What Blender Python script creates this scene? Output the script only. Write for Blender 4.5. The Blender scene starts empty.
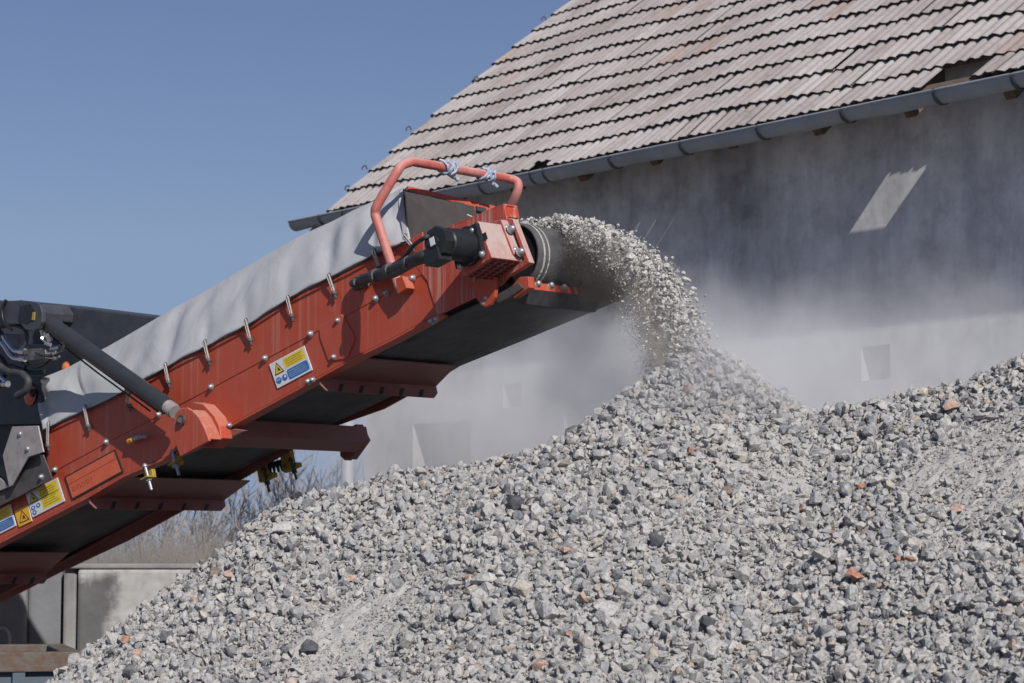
import bpy, math, random
import numpy as np
from mathutils import Vector, Matrix
from math import sin, cos, tan, atan, atan2, radians, pi, sqrt

random.seed(7)
RNG = np.random.default_rng(11)
scn = bpy.context.scene
COL = scn.collection

# ------------------------------------------------------------------ camera
F = 2400.0
TH = atan((560 - 341.5) / F)
CX, CY, CAMH = 512.0, 341.5, 1.7
cam = bpy.data.cameras.new('camera')
cam.sensor_width = 36.0
cam.lens = 36.0 * F / 1024.0
cam.clip_end = 2000
cam.clip_start = 0.1
cam.dof.use_dof = True
cam.dof.focus_distance = 10.9
cam.dof.aperture_fstop = 7.0
cam_o = bpy.data.objects.new('camera', cam)
cam_o.location = (0, 0, CAMH)
cam_o.rotation_euler = (pi / 2 + TH, 0, 0)
COL.objects.link(cam_o)
scn.camera = cam_o
CAM = np.array([0, 0, CAMH])


def ray(px, py):
    x = (px - CX) / F
    y = -(py - CY) / F
    d = np.array([x, cos(TH) - y * sin(TH), sin(TH) + y * cos(TH)])
    return d / d[1]


def at(px, py, depth):
    return CAM + ray(px, py) * depth


# ------------------------------------------------------------------ materials
def new_mat(name):
    m = bpy.data.materials.new(name)
    m.use_nodes = True
    nt = m.node_tree
    return m, nt, nt.nodes['Principled BSDF'], nt.nodes['Material Output']


def nd(nt, typ, **kw):
    n = nt.nodes.new(typ)
    for k, v in kw.items():
        if k.startswith('i_'):
            key = k[2:]
            n.inputs[int(key) if key.isdigit() else key.replace('_', ' ')].default_value = v
        else:
            setattr(n, k, v)
    return n


def ramp(nt, stops, interp='LINEAR'):
    n = nt.nodes.new('ShaderNodeValToRGB')
    n.color_ramp.interpolation = interp
    el = n.color_ramp.elements
    while len(el) > 1:
        el.remove(el[0])
    el[0].position = stops[0][0]
    el[0].color = (*stops[0][1], 1) if len(stops[0][1]) == 3 else stops[0][1]
    for p, c in stops[1:]:
        e = el.new(p)
        e.color = (*c, 1) if len(c) == 3 else c
    return n


def simple(name, c1, c2=None, rough=0.6, scale=8.0, metal=0.0, bump=0.0, bscale=60.0, spec=0.4, stretch=None):
    m, nt, b, out = new_mat(name)
    geo = nd(nt, 'ShaderNodeNewGeometry')
    vec = geo.outputs['Position']
    if stretch:
        mp = nd(nt, 'ShaderNodeMapping')
        mp.inputs['Scale'].default_value = stretch
        nt.links.new(vec, mp.inputs['Vector'])
        vec = mp.outputs['Vector']
    if c2 is None:
        c2 = tuple(v * 0.75 for v in c1)
    nz = nd(nt, 'ShaderNodeTexNoise', i_Scale=scale, i_Detail=6.0, i_Roughness=0.65)
    nt.links.new(vec, nz.inputs['Vector'])
    r = ramp(nt, [(0.32, c2), (0.68, c1)])
    nt.links.new(nz.outputs['Fac'], r.inputs['Fac'])
    nt.links.new(r.outputs['Color'], b.inputs['Base Color'])
    b.inputs['Roughness'].default_value = rough
    b.inputs['Metallic'].default_value = metal
    b.inputs['Specular IOR Level'].default_value = spec
    if bump:
        n2 = nd(nt, 'ShaderNodeTexNoise', i_Scale=bscale, i_Detail=5.0)
        nt.links.new(vec, n2.inputs['Vector'])
        bp = nd(nt, 'ShaderNodeBump', i_Strength=bump, i_Distance=0.02)
        nt.links.new(n2.outputs['Fac'], bp.inputs['Height'])
        nt.links.new(bp.outputs['Normal'], b.inputs['Normal'])
    return m


# conveyor directions are needed by the paint material
A_H, PHI = radians(44.0), radians(16.3)
U = np.array([cos(A_H) * cos(PHI), -sin(A_H) * cos(PHI), sin(PHI)])
V = np.array([sin(A_H), cos(A_H), 0.0])
W = np.array([-cos(A_H) * sin(PHI), sin(A_H) * sin(PHI), cos(PHI)])
O = at(211.6, 387, 12.0)
BW = 0.80


def paint(name, base, dust, amount, streaks=0.0, cover=0.42, front=0.0):
    """red machine paint with dust film, blotches and pale run marks going straight down"""
    m, nt, b, out = new_mat(name)
    L = nt.links
    geo = nd(nt, 'ShaderNodeNewGeometry')
    pos = geo.outputs['Position']
    n1 = nd(nt, 'ShaderNodeTexNoise', i_Scale=3.2, i_Detail=7.0, i_Roughness=0.7)
    L.new(pos, n1.inputs['Vector'])
    r1 = ramp(nt, [(0.35, (0, 0, 0)), (0.75, (1, 1, 1))])
    L.new(n1.outputs['Fac'], r1.inputs['Fac'])
    # run marks: noise squeezed along z
    mp = nd(nt, 'ShaderNodeMapping')
    mp.inputs['Scale'].default_value = (46, 46, 0.9)
    L.new(pos, mp.inputs['Vector'])
    n2 = nd(nt, 'ShaderNodeTexNoise', i_Scale=1.0, i_Detail=3.0, i_Roughness=0.6)
    L.new(mp.outputs['Vector'], n2.inputs['Vector'])
    r2 = ramp(nt, [(0.50, (0, 0, 0)), (0.66, (1, 1, 1))])
    L.new(n2.outputs['Fac'], r2.inputs['Fac'])
    n3 = nd(nt, 'ShaderNodeTexNoise', i_Scale=2.1, i_Detail=2.0)
    L.new(pos, n3.inputs['Vector'])
    r3 = ramp(nt, [(cover, (0, 0, 0)), (cover + 0.16, (1, 1, 1))])
    L.new(n3.outputs['Fac'], r3.inputs['Fac'])
    mul = nd(nt, 'ShaderNodeMath', operation='MULTIPLY')
    L.new(r2.outputs['Color'], mul.inputs[0])
    L.new(r3.outputs['Color'], mul.inputs[1])
    m2 = nd(nt, 'ShaderNodeMath', operation='MULTIPLY', i_1=streaks)
    L.new(mul.outputs[0], m2.inputs[0])
    m1 = nd(nt, 'ShaderNodeMath', operation='MULTIPLY', i_1=amount)
    L.new(r1.outputs['Color'], m1.inputs[0])
    # dust settles on faces that look up
    sep = nd(nt, 'ShaderNodeSeparateXYZ')
    L.new(geo.outputs['Normal'], sep.inputs[0])
    up = nd(nt, 'ShaderNodeMapRange', i_1=0.25, i_2=0.9, i_3=0.0, i_4=0.75)
    L.new(sep.outputs['Z'], up.inputs[0])
    a1 = nd(nt, 'ShaderNodeMath', operation='ADD')
    L.new(m1.outputs[0], a1.inputs[0])
    L.new(m2.outputs[0], a1.inputs[1])
    if front:
        dt = nd(nt, 'ShaderNodeVectorMath', operation='DOT_PRODUCT')
        dt.inputs[1].default_value = tuple(U)
        L.new(geo.outputs['Normal'], dt.inputs[0])
        fm = nd(nt, 'ShaderNodeMapRange', i_1=0.6, i_2=0.9, i_3=0.0, i_4=front)
        L.new(dt.outputs['Value'], fm.inputs[0])
        fn = nd(nt, 'ShaderNodeMath', operation='MULTIPLY')
        L.new(fm.outputs[0], fn.inputs[0])
        L.new(n1.outputs['Fac'], fn.inputs[1])
        a0 = nd(nt, 'ShaderNodeMath', operation='ADD')
        L.new(a1.outputs[0], a0.inputs[0])
        L.new(fn.outputs[0], a0.inputs[1])
        a1 = a0
    a2 = nd(nt, 'ShaderNodeMath', operation='ADD', use_clamp=True)
    L.new(a1.outputs[0], a2.inputs[0])
    L.new(up.outputs[0], a2.inputs[1])
    # chips down to dull primer
    n5 = nd(nt, 'ShaderNodeTexNoise', i_Scale=24.0, i_Detail=6.0, i_Roughness=0.75)
    L.new(pos, n5.inputs['Vector'])
    r5 = ramp(nt, [(0.635, (*base, 1)), (0.665, (base[0] * 0.45, base[1] * 0.7 + 0.02, base[2] + 0.03, 1))])
    L.new(n5.outputs['Fac'], r5.inputs['Fac'])
    mix = nd(nt, 'ShaderNodeMix', data_type='RGBA')
    L.new(r5.outputs['Color'], mix.inputs[6])
    mix.inputs[7].default_value = (*dust, 1)
    L.new(a2.outputs[0], mix.inputs[0])
    L.new(mix.outputs[2], b.inputs['Base Color'])
    rr = nd(nt, 'ShaderNodeMapRange', i_1=0.0, i_2=1.0, i_3=0.42, i_4=0.8)
    L.new(a2.outputs[0], rr.inputs[0])
    L.new(rr.outputs[0], b.inputs['Roughness'])
    n4 = nd(nt, 'ShaderNodeTexNoise', i_Scale=2.6, i_Detail=3.0)
    L.new(pos, n4.inputs['Vector'])
    bp = nd(nt, 'ShaderNodeBump', i_Strength=0.10, i_Distance=0.05)
    L.new(n4.outputs['Fac'], bp.inputs['Height'])
    L.new(bp.outputs['Normal'], b.inputs['Normal'])
    return m


M = {}
M['red'] = paint('red_paint', (0.41, 0.057, 0.023), (0.42, 0.20, 0.155), 0.18, 0.50)
M['red_streaked'] = paint('red_paint_streaked', (0.40, 0.050, 0.024), (0.46, 0.27, 0.23), 0.22, 0.85, 0.22)
M['red_box'] = paint('red_housing_paint', (0.38, 0.042, 0.026), (0.42, 0.33, 0.30), 0.2, 0.4, 0.3, 0.95)
M['red_rail'] = paint('red_rail_paint', (0.42, 0.065, 0.048), (0.50, 0.29, 0.26), 0.95, 0.0)
M['red_dusty_shaded'] = paint('red_paint_dusty_shaded', (0.20, 0.055, 0.045), (0.26, 0.17, 0.155), 0.6, 0.0)  # dusty red with shade in its colour, for far plate and undersides
M['orange'] = simple('orange_plate', (0.62, 0.13, 0.06), (0.56, 0.11, 0.05), 0.5, 20)
M['orange_mark'] = simple('orange_lettering', (0.36, 0.07, 0.035), None, 0.5, 20)
M['black'] = simple('black_paint', (0.022, 0.024, 0.028), (0.012, 0.013, 0.015), 0.45, 14, bump=0.1)
M['chassis'] = simple('dark_grey_paint', (0.060, 0.066, 0.078), (0.040, 0.044, 0.052), 0.5, 9, bump=0.1)
M['strut'] = simple('glossy_black_paint', (0.040, 0.043, 0.05), (0.030, 0.032, 0.037), 0.28, 9)
M['rubber'] = simple('belt_rubber', (0.105, 0.105, 0.108), (0.055, 0.055, 0.058), 0.75, 5, bump=0.25, bscale=30)
M['hose'] = simple('hose_rubber', (0.06, 0.06, 0.065), (0.03, 0.03, 0.033), 0.6, 30)
M['zinc'] = simple('zinc_bolt', (0.42, 0.43, 0.45), (0.30, 0.31, 0.33), 0.45, 60, metal=0.6)
M['chrome'] = simple('chrome_pipe', (0.75, 0.76, 0.78), (0.6, 0.6, 0.62), 0.2, 60, metal=1.0)
M['galv'] = simple('galvanised_sheet', (0.44, 0.40, 0.39), (0.28, 0.26, 0.25), 0.5, 14, metal=0.3)
M['galv_dark'] = simple('dull_sheet', (0.12, 0.11, 0.105), (0.07, 0.066, 0.064), 0.55, 14, metal=0.3)
M['white'] = simple('sticker_white', (0.68, 0.68, 0.72), (0.60, 0.60, 0.63), 0.45, 40)
M['yellow'] = simple('sticker_yellow', (0.80, 0.60, 0.035), (0.70, 0.52, 0.03), 0.45, 40)
M['amber'] = simple('sticker_amber', (0.80, 0.42, 0.02), (0.72, 0.37, 0.02), 0.45, 40)
M['blue'] = simple('sticker_blue', (0.04, 0.17, 0.45), (0.03, 0.14, 0.38), 0.45, 40)
M['ink'] = simple('sticker_ink', (0.03, 0.03, 0.03), (0.02, 0.02, 0.02), 0.5, 40)
M['ink_soft'] = simple('small_print', (0.38, 0.29, 0.04), (0.33, 0.25, 0.03), 0.5, 40)
M['print_white'] = simple('small_white_print', (0.30, 0.42, 0.62), None, 0.5, 40)
M['olive'] = simple('yellow_bracket', (0.42, 0.29, 0.03), (0.24, 0.17, 0.03), 0.55, 30)
M['rope'] = simple('pale_cord', (0.48, 0.46, 0.43), (0.25, 0.24, 0.23), 0.85, 90)
M['rag'] = simple('pale_rag', (0.52, 0.54, 0.58), (0.16, 0.24, 0.40), 0.9, 34)
M['tile'] = None
M['reflector'] = simple('red_reflector', (0.62, 0.16, 0.12), (0.5, 0.1, 0.08), 0.4, 40)


def cloth_mat():
    m, nt, b, out = new_mat('grey_tarpaulin')
    L = nt.links
    geo = nd(nt, 'ShaderNodeNewGeometry')
    n1 = nd(nt, 'ShaderNodeTexNoise', i_Scale=1.8, i_Detail=6.0, i_Roughness=0.6)
    L.new(geo.outputs['Position'], n1.inputs['Vector'])
    r = ramp(nt, [(0.3, (0.42, 0.43, 0.445)), (0.7, (0.455, 0.465, 0.48))])
    L.new(n1.outputs['Fac'], r.inputs['Fac'])
    L.new(r.outputs['Color'], b.inputs['Base Color'])
    b.inputs['Roughness'].default_value = 0.62
    b.inputs['Specular IOR Level'].default_value = 0.3
    n2 = nd(nt, 'ShaderNodeTexNoise', i_Scale=4.0, i_Detail=4.0, i_Distortion=0.8)
    L.new(geo.outputs['Position'], n2.inputs['Vector'])
    bp = nd(nt, 'ShaderNodeBump', i_Strength=0.2, i_Distance=0.05)
    L.new(n2.outputs['Fac'], bp.inputs['Height'])
    L.new(bp.outputs['Normal'], b.inputs['Normal'])
    return m


M['tarp'] = cloth_mat()


def plaster_mat():
    m, nt, b, out = new_mat('weathered_plaster')
    L = nt.links
    geo = nd(nt, 'ShaderNodeNewGeometry')
    pos = geo.outputs['Position']
    n1 = nd(nt, 'ShaderNodeTexNoise', i_Scale=0.75, i_Detail=9.0, i_Roughness=0.68)
    L.new(pos, n1.inputs['Vector'])
    r = ramp(nt, [(0.34, (0.36, 0.345, 0.33)), (0.45, (0.57, 0.556, 0.538)), (0.52, (0.66, 0.645, 0.625)), (0.64, (0.82, 0.805, 0.785))])
    L.new(n1.outputs['Fac'], r.inputs['Fac'])
    mp = nd(nt, 'ShaderNodeMapping')
    mp.inputs['Scale'].default_value = (2.6, 2.6, 0.35)
    L.new(pos, mp.inputs['Vector'])
    n2 = nd(nt, 'ShaderNodeTexNoise', i_Scale=1.0, i_Detail=6.0, i_Roughness=0.7)
    L.new(mp.outputs['Vector'], n2.inputs['Vector'])
    r2 = ramp(nt, [(0.35, (0.74, 0.75, 0.78)), (0.6, (1, 1, 1))])
    L.new(n2.outputs['Fac'], r2.inputs['Fac'])
    n3 = nd(nt, 'ShaderNodeTexNoise', i_Scale=3.4, i_Detail=9.0, i_Roughness=0.78)
    L.new(pos, n3.inputs['Vector'])
    r3 = ramp(nt, [(0.36, (0.78, 0.78, 0.79)), (0.52, (1, 1, 1)), (0.70, (1.06, 1.06, 1.06))])
    L.new(n3.outputs['Fac'], r3.inputs['Fac'])
    mx = nd(nt, 'ShaderNodeMix', data_type='RGBA', blend_type='MULTIPLY', i_0=1.0)
    L.new(r.outputs['Color'], mx.inputs[6])
    L.new(r2.outputs['Color'], mx.inputs[7])
    mx2 = nd(nt, 'ShaderNodeMix', data_type='RGBA', blend_type='MULTIPLY', i_0=1.0)
    L.new(mx.outputs[2], mx2.inputs[6])
    L.new(r3.outputs['Color'], mx2.inputs[7])
    L.new(mx2.outputs[2], b.inputs['Base Color'])
    b.inputs['Roughness'].default_value = 0.95
    b.inputs['Specular IOR Level'].default_value = 0.1
    bp = nd(nt, 'ShaderNodeBump', i_Strength=0.25, i_Distance=0.02)
    L.new(n3.outputs['Fac'], bp.inputs['Height'])
    L.new(bp.outputs['Normal'], b.inputs['Normal'])
    return m


M['plaster'] = plaster_mat()


def tile_mat():
    m, nt, b, out = new_mat('weathered_roof_tile')
    L = nt.links
    geo = nd(nt, 'ShaderNodeNewGeometry')
    pos = geo.outputs['Position']
    rpi = ramp(nt, [(0.0, (0.315, 0.283, 0.268)), (0.35, (0.35, 0.321, 0.308)), (0.65, (0.375, 0.347, 0.335)),
                    (0.95, (0.40, 0.374, 0.365)), (1.0, (0.35, 0.275, 0.245))])
    L.new(geo.outputs['Random Per Island'], rpi.inputs['Fac'])
    n1 = nd(nt, 'ShaderNodeTexNoise', i_Scale=14.0, i_Detail=7.0, i_Roughness=0.75)
    L.new(pos, n1.inputs['Vector'])
    r1 = ramp(nt, [(0.30, (0.72, 0.69, 0.68)), (0.48, (1, 1, 1)), (0.72, (1.08, 1.08, 1.09))])
    L.new(n1.outputs['Fac'], r1.inputs['Fac'])
    n2 = nd(nt, 'ShaderNodeTexNoise', i_Scale=0.9, i_Detail=4.0)
    L.new(pos, n2.inputs['Vector'])
    r2 = ramp(nt, [(0.35, (0.84, 0.82, 0.82)), (0.65, (1.05, 1.05, 1.06))])
    L.new(n2.outputs['Fac'], r2.inputs['Fac'])
    mx = nd(nt, 'ShaderNodeMix', data_type='RGBA', blend_type='MULTIPLY', i_0=1.0)
    L.new(rpi.outputs['Color'], mx.inputs[6])
    L.new(r1.outputs['Color'], mx.inputs[7])
    mx2 = nd(nt, 'ShaderNodeMix', data_type='RGBA', blend_type='MULTIPLY', i_0=1.0)
    L.new(mx.outputs[2], mx2.inputs[6])
    L.new(r2.outputs['Color'], mx2.inputs[7])
    L.new(mx2.outputs[2], b.inputs['Base Color'])
    b.inputs['Roughness'].default_value = 0.9
    b.inputs['Specular IOR Level'].default_value = 0.15
    return m


M['tile'] = tile_mat()
M['tile_edge'] = simple('dark_tile_edge', (0.06, 0.055, 0.05), (0.025, 0.024, 0.023), 0.95, 30)  # near-black lower edge of every tile
M['gutter'] = simple('zinc_gutter', (0.34, 0.365, 0.39), (0.25, 0.27, 0.29), 0.55, 2.2, metal=0.0)
M['gutter_dark'] = simple('gutter_strap', (0.07, 0.075, 0.08), None, 0.6, 10)
M['pipe'] = simple('downpipe_zinc', (0.50, 0.51, 0.53), (0.42, 0.43, 0.45), 0.5, 6, metal=0.2)
M['wood'] = simple('old_timber', (0.16, 0.12, 0.095), (0.08, 0.062, 0.05), 0.9, 10, stretch=(1, 1, 1))
M['wood_pale'] = simple('barge_board', (0.36, 0.27, 0.22), (0.26, 0.19, 0.15), 0.85, 8)
M['pane'] = simple('dusty_pane', (0.09, 0.088, 0.09), (0.05, 0.05, 0.054), 0.7, 5)
M['concrete'] = simple('cast_concrete', (0.27, 0.268, 0.265), (0.18, 0.178, 0.178), 0.9, 3, bump=0.2, bscale=25)
M['concrete_damp'] = simple('damp_concrete', (0.19, 0.19, 0.195), (0.13, 0.13, 0.135), 0.85, 3, bump=0.2, bscale=25)
M['concrete_blue'] = simple('bluish_concrete', (0.20, 0.205, 0.22), (0.15, 0.155, 0.17), 0.88, 3, bump=0.2, bscale=25)
M['rust'] = simple('rusty_steel', (0.13, 0.14, 0.13), (0.11, 0.055, 0.032), 0.85, 11, bump=0.2)
M['skip'] = simple('skip_paint', (0.10, 0.14, 0.18), (0.07, 0.09, 0.11), 0.7, 5)
M['bark'] = simple('bare_twig', (0.32, 0.31, 0.31), (0.24, 0.23, 0.235), 0.95, 12)
M['straw'] = simple('dry_reed', (0.23, 0.205, 0.185), (0.17, 0.16, 0.155), 0.95, 1.5)
M['earth'] = simple('dusty_earth', (0.27, 0.25, 0.23), (0.18, 0.165, 0.15), 0.95, 0.8, bump=0.3, bscale=9)


def stone_mat(name, stops, dust=0.35):
    m, nt, b, out = new_mat(name)
    L = nt.links
    geo = nd(nt, 'ShaderNodeNewGeometry')
    r = ramp(nt, stops)
    L.new(geo.outputs['Random Per Island'], r.inputs['Fac'])
    n1 = nd(nt, 'ShaderNodeTexNoise', i_Scale=70.0, i_Detail=5.0, i_Roughness=0.7)
    L.new(geo.outputs['Position'], n1.inputs['Vector'])
    r1 = ramp(nt, [(0.34, (0.55, 0.55, 0.56)), (0.50, (1.0, 1.0, 1.0)), (0.68, (1.2, 1.2, 1.19))])
    L.new(n1.outputs['Fac'], r1.inputs['Fac'])
    mx = nd(nt, 'ShaderNodeMix', data_type='RGBA', blend_type='MULTIPLY', i_0=1.0)
    L.new(r.outputs['Color'], mx.inputs[6])
    L.new(r1.outputs['Color'], mx.inputs[7])
    n2 = nd(nt, 'ShaderNodeTexNoise', i_Scale=22.0, i_Detail=5.0)
    L.new(geo.outputs['Position'], n2.inputs['Vector'])
    r2 = ramp(nt, [(0.45, (0, 0, 0)), (0.62, (dust, dust, dust))])
    L.new(n2.outputs['Fac'], r2.inputs['Fac'])
    mx2 = nd(nt, 'ShaderNodeMix', data_type='RGBA')
    L.new(r2.outputs['Color'], mx2.inputs[0])
    L.new(mx.outputs[2], mx2.inputs[6])
    mx2.inputs[7].default_value = (0.46, 0.447, 0.427, 1)
    L.new(mx2.outputs[2], b.inputs['Base Color'])
    b.inputs['Roughness'].default_value = 0.92
    b.inputs['Specular IOR Level'].default_value = 0.2
    bp = nd(nt, 'ShaderNodeBump', i_Strength=0.9, i_Distance=0.008)
    L.new(n1.outputs['Fac'], bp.inputs['Height'])
    L.new(bp.outputs['Normal'], b.inputs['Normal'])
    return m


M['stone'] = stone_mat('crushed_stone', [
    (0.0, (0.08, 0.083, 0.09)), (0.03, (0.18, 0.187, 0.198)), (0.12, (0.29, 0.298, 0.31)), (0.30, (0.352, 0.352, 0.349)),
    (0.65, (0.405, 0.396, 0.381)), (0.92, (0.465, 0.452, 0.43)), (0.968, (0.42, 0.385, 0.335)), (0.993, (0.36, 0.31, 0.25)),
    (0.996, (0.40, 0.27, 0.21)), (1.0, (0.44, 0.35, 0.29))])
M['stone_fall'] = stone_mat('freshly_crushed_stone', [(0.0, (0.20, 0.20, 0.20)), (0.1, (0.36, 0.355, 0.345)), (0.5, (0.48, 0.468, 0.445)), (1.0, (0.56, 0.54, 0.51))], 0.5)
M['fines'] = simple('stone_dust', (0.44, 0.425, 0.405), (0.31, 0.30, 0.285), 0.95, 16, bump=0.7, bscale=55)
M['brick'] = stone_mat('brick_shard', [(0.0, (0.41, 0.19, 0.125)), (1.0, (0.41, 0.19, 0.125))], 0.45)
M['brick_pale'] = stone_mat('pale_brick_shard', [(0.0, (0.46, 0.31, 0.24)), (1.0, (0.46, 0.31, 0.24))], 0.45)
M['stone_black'] = stone_mat('black_stone', [(0.0, (0.075, 0.08, 0.09)), (1.0, (0.075, 0.08, 0.09))], 0.12)
M['stone_brown'] = stone_mat('brown_stone', [(0.0, (0.21, 0.175, 0.14)), (1.0, (0.21, 0.175, 0.14))], 0.15)
M['stone_pale'] = stone_mat('pale_stone', [(0.0, (0.44, 0.43, 0.42)), (1.0, (0.44, 0.43, 0.42))], 0.3)
M['stone_tan'] = stone_mat('tan_stone', [(0.0, (0.55, 0.47, 0.36)), (1.0, (0.55, 0.47, 0.36))], 0.2)


# ------------------------------------------------------------------ mesh helpers
class MB:
    """collects faces in world space and links them as ONE mesh object"""

    def __init__(self):
        self.v, self.f, self.m = [], [], []

    def add(self, verts, faces, mi=0):
        k = len(self.v)
        self.v.extend([tuple(map(float, p)) for p in verts])
        self.f.extend([tuple(i + k for i in f) for f in faces])
        self.m.extend([mi] * len(faces))
        return self

    def prism(self, a, b, mi=0):
        n = len(a)
        fs = [tuple(range(n)), tuple(range(2 * n - 1, n - 1, -1))]
        fs += [(i, n + i, n + (i + 1) % n, (i + 1) % n) for i in range(n)]
        return self.add(list(a) + list(b), fs, mi)

    def hexa(self, c0, ax, ay, az, mi=0):
        """box with centre c0 and half axes"""
        c0, ax, ay, az = map(np.array, (c0, ax, ay, az))
        a = [c0 - ax - ay - az, c0 + ax - ay - az, c0 + ax + ay - az, c0 - ax + ay - az]
        b = [p + 2 * az for p in a]
        return self.prism(a, b, mi)

    def quad(self, a, b, c, d, mi=0):
        return self.add([a, b, c, d], [(0, 1, 2, 3)], mi)

    def tube(self, pts, r, n=10, mi=0, caps=True):
        pts = [np.array(p, float) for p in pts]
        rs = r if hasattr(r, '__len__') else [r] * len(pts)
        t = [pts[min(i + 1, len(pts) - 1)] - pts[max(i - 1, 0)] for i in range(len(pts))]
        t = [x / (np.linalg.norm(x) + 1e-12) for x in t]
        ref = np.array([0, 0, 1.0]) if abs(t[0][2]) < 0.9 else np.array([1.0, 0, 0])
        x = np.cross(t[0], ref)
        x /= np.linalg.norm(x)
        vs = []
        for p, tt, rr in zip(pts, t, rs):
            x = x - tt * np.dot(x, tt)
            x /= np.linalg.norm(x)
            y = np.cross(tt, x)
            vs += [p + rr * (x * cos(2 * pi * k / n) + y * sin(2 * pi * k / n)) for k in range(n)]
        fs = []
        for i in range(len(pts) - 1):
            for k in range(n):
                a, b_ = i * n + k, i * n + (k + 1) % n
                fs.append((a, b_, b_ + n, a + n))
        if caps:
            fs.append(tuple(range(n - 1, -1, -1)))
            fs.append(tuple(range((len(pts) - 1) * n, len(pts) * n)))
        return self.add(vs, fs, mi)

    def dome(self, c, axis, r, h=None, mi=0, n=12):
        """bolt head: washer plus rounded cap along the axis"""
        axis = np.array(axis, float)
        axis /= np.linalg.norm(axis)
        h = h or r
        pts, rs = [], []
        for s, q in ((0, 1.25), (0.12, 1.25), (0.14, 1.0), (0.55, 0.94), (0.85, 0.66), (1.0, 0.2)):
            pts.append(np.array(c) + axis * h * s)
            rs.append(r * q)
        return self.tube(pts, rs, n, mi)

    def build(self, name, mats, parent=None, smooth=None, bevel=0.0):
        me = bpy.data.meshes.new(name)
        off = np.array(parent_loc(parent)) if parent is not None else np.zeros(3)
        vv = [tuple(np.array(p) - off) for p in self.v]
        me.from_pydata(vv, [], self.f)
        if not isinstance(mats, (list, tuple)):
            mats = [mats]
        for mt in mats:
            me.materials.append(mt)
        me.polygons.foreach_set('material_index', self.m)
        me.update()
        import bmesh
        bm = bmesh.new()
        bm.from_mesh(me)
        bmesh.ops.recalc_face_normals(bm, faces=bm.faces)
        bm.to_mesh(me)
        bm.free()
        if smooth:
            me.polygons.foreach_set('use_smooth', [True] * len(me.polygons))
            me.set_sharp_from_angle(angle=radians(smooth))
        o = bpy.data.objects.new(name, me)
        COL.objects.link(o)
        if parent is not None:
            o.parent = parent
        if bevel:
            bv = o.modifiers.new('bevel', 'BEVEL')
            bv.width = bevel
            bv.segments = 2
            bv.limit_method = 'ANGLE'
            bv.angle_limit = radians(40)
        return o


def parent_loc(p):
    loc = np.zeros(3)
    while p is not None:
        loc = loc + np.array(p.location)
        p = p.parent
    return loc


def thing(name, label, cat, loc, group=None):
    o = bpy.data.objects.new(name, None)
    o.location = tuple(float(x) for x in loc)
    COL.objects.link(o)
    tag(o, label, cat, group)
    return o


def tag(o, label=None, cat=None, group=None, kind=None):
    if label:
        o['label'] = label
    if cat:
        o['category'] = cat
    if group:
        o['group'] = group
    if kind:
        o['kind'] = kind
    return o


def smooth_path(pts, n=6):
    pts = [np.array(p, float) for p in pts]
    ext = [2 * pts[0] - pts[1]] + pts + [2 * pts[-1] - pts[-2]]
    out = []
    for i in range(1, len(ext) - 2):
        p0, p1, p2, p3 = ext[i - 1:i + 3]
        for k in range(n):
            t = k / n
            out.append(0.5 * (2 * p1 + (p2 - p0) * t + (2 * p0 - 5 * p1 + 4 * p2 - p3) * t * t + (3 * p1 - p0 - 3 * p2 + p3) * t ** 3))
    out.append(pts[-1])
    return out


def interp(x, xs, ys):
    return np.interp(x, xs, ys)


# ------------------------------------------------------------------ ground
g = MB()
g.quad((-600, -40, 0), (600, -40, 0), (600, 1500, 0), (-600, 1500, 0))
tag(g.build('ground', M['earth']), kind='structure')

# ------------------------------------------------------------------ sun and sky
S = np.array([0.514, -1.274, 1.0])
S /= np.linalg.norm(S)
sun = bpy.data.lights.new('sun', 'SUN')
sun.energy = 4.6
sun.angle = radians(0.5)
sun.color = (1.0, 0.955, 0.90)
so = bpy.data.objects.new('sun', sun)
so.rotation_euler = Vector(S).to_track_quat('Z', 'Y').to_euler()
so.location = (3, -8, 14)
COL.objects.link(so)
wd = bpy.data.worlds.new('World')
scn.world = wd
wd.use_nodes = True
wn = wd.node_tree
sky = wn.nodes.new('ShaderNodeTexSky')
sky.sky_type = 'NISHITA'
sky.sun_disc = False
sky.sun_elevation = math.asin(S[2])
sky.sun_rotation = atan2(S[0], S[1])
sky.air_density = 1.0
sky.dust_density = 0.6
sky.ozone_density = 1.0
bg = wn.nodes['Background']
bg.inputs['Strength'].default_value = 0.075
# hazy horizon: the lowest degrees of sky repeat the colour a little higher up; slight blue tint
tc = wn.nodes.new('ShaderNodeTexCoord')
sx = wn.nodes.new('ShaderNodeSeparateXYZ')
wn.links.new(tc.outputs['Generated'], sx.inputs[0])
mxz = wn.nodes.new('ShaderNodeMath')
mxz.operation = 'MAXIMUM'
mxz.inputs[1].default_value = 0.13
wn.links.new(sx.outputs['Z'], mxz.inputs[0])
cxz = wn.nodes.new('ShaderNodeCombineXYZ')
wn.links.new(sx.outputs['X'], cxz.inputs['X'])
wn.links.new(sx.outputs['Y'], cxz.inputs['Y'])
wn.links.new(mxz.outputs[0], cxz.inputs['Z'])
nrm_ = wn.nodes.new('ShaderNodeVectorMath')
nrm_.operation = 'NORMALIZE'
wn.links.new(cxz.outputs[0], nrm_.inputs[0])
wn.links.new(nrm_.outputs[0], sky.inputs['Vector'])
tint = wn.nodes.new('ShaderNodeMix')
tint.data_type = 'RGBA'
tint.blend_type = 'MULTIPLY'
tint.inputs[0].default_value = 1.0
tint.inputs[7].default_value = (0.70, 0.70, 0.87, 1)
wn.links.new(sky.outputs['Color'], tint.inputs[6])
wn.links.new(tint.outputs[2], bg.inputs['Color'])
scn.view_settings.view_transform = 'Standard'
scn.view_settings.look = 'None'
scn.view_settings.exposure = 0.0
scn.view_settings.gamma = 1.0

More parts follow.
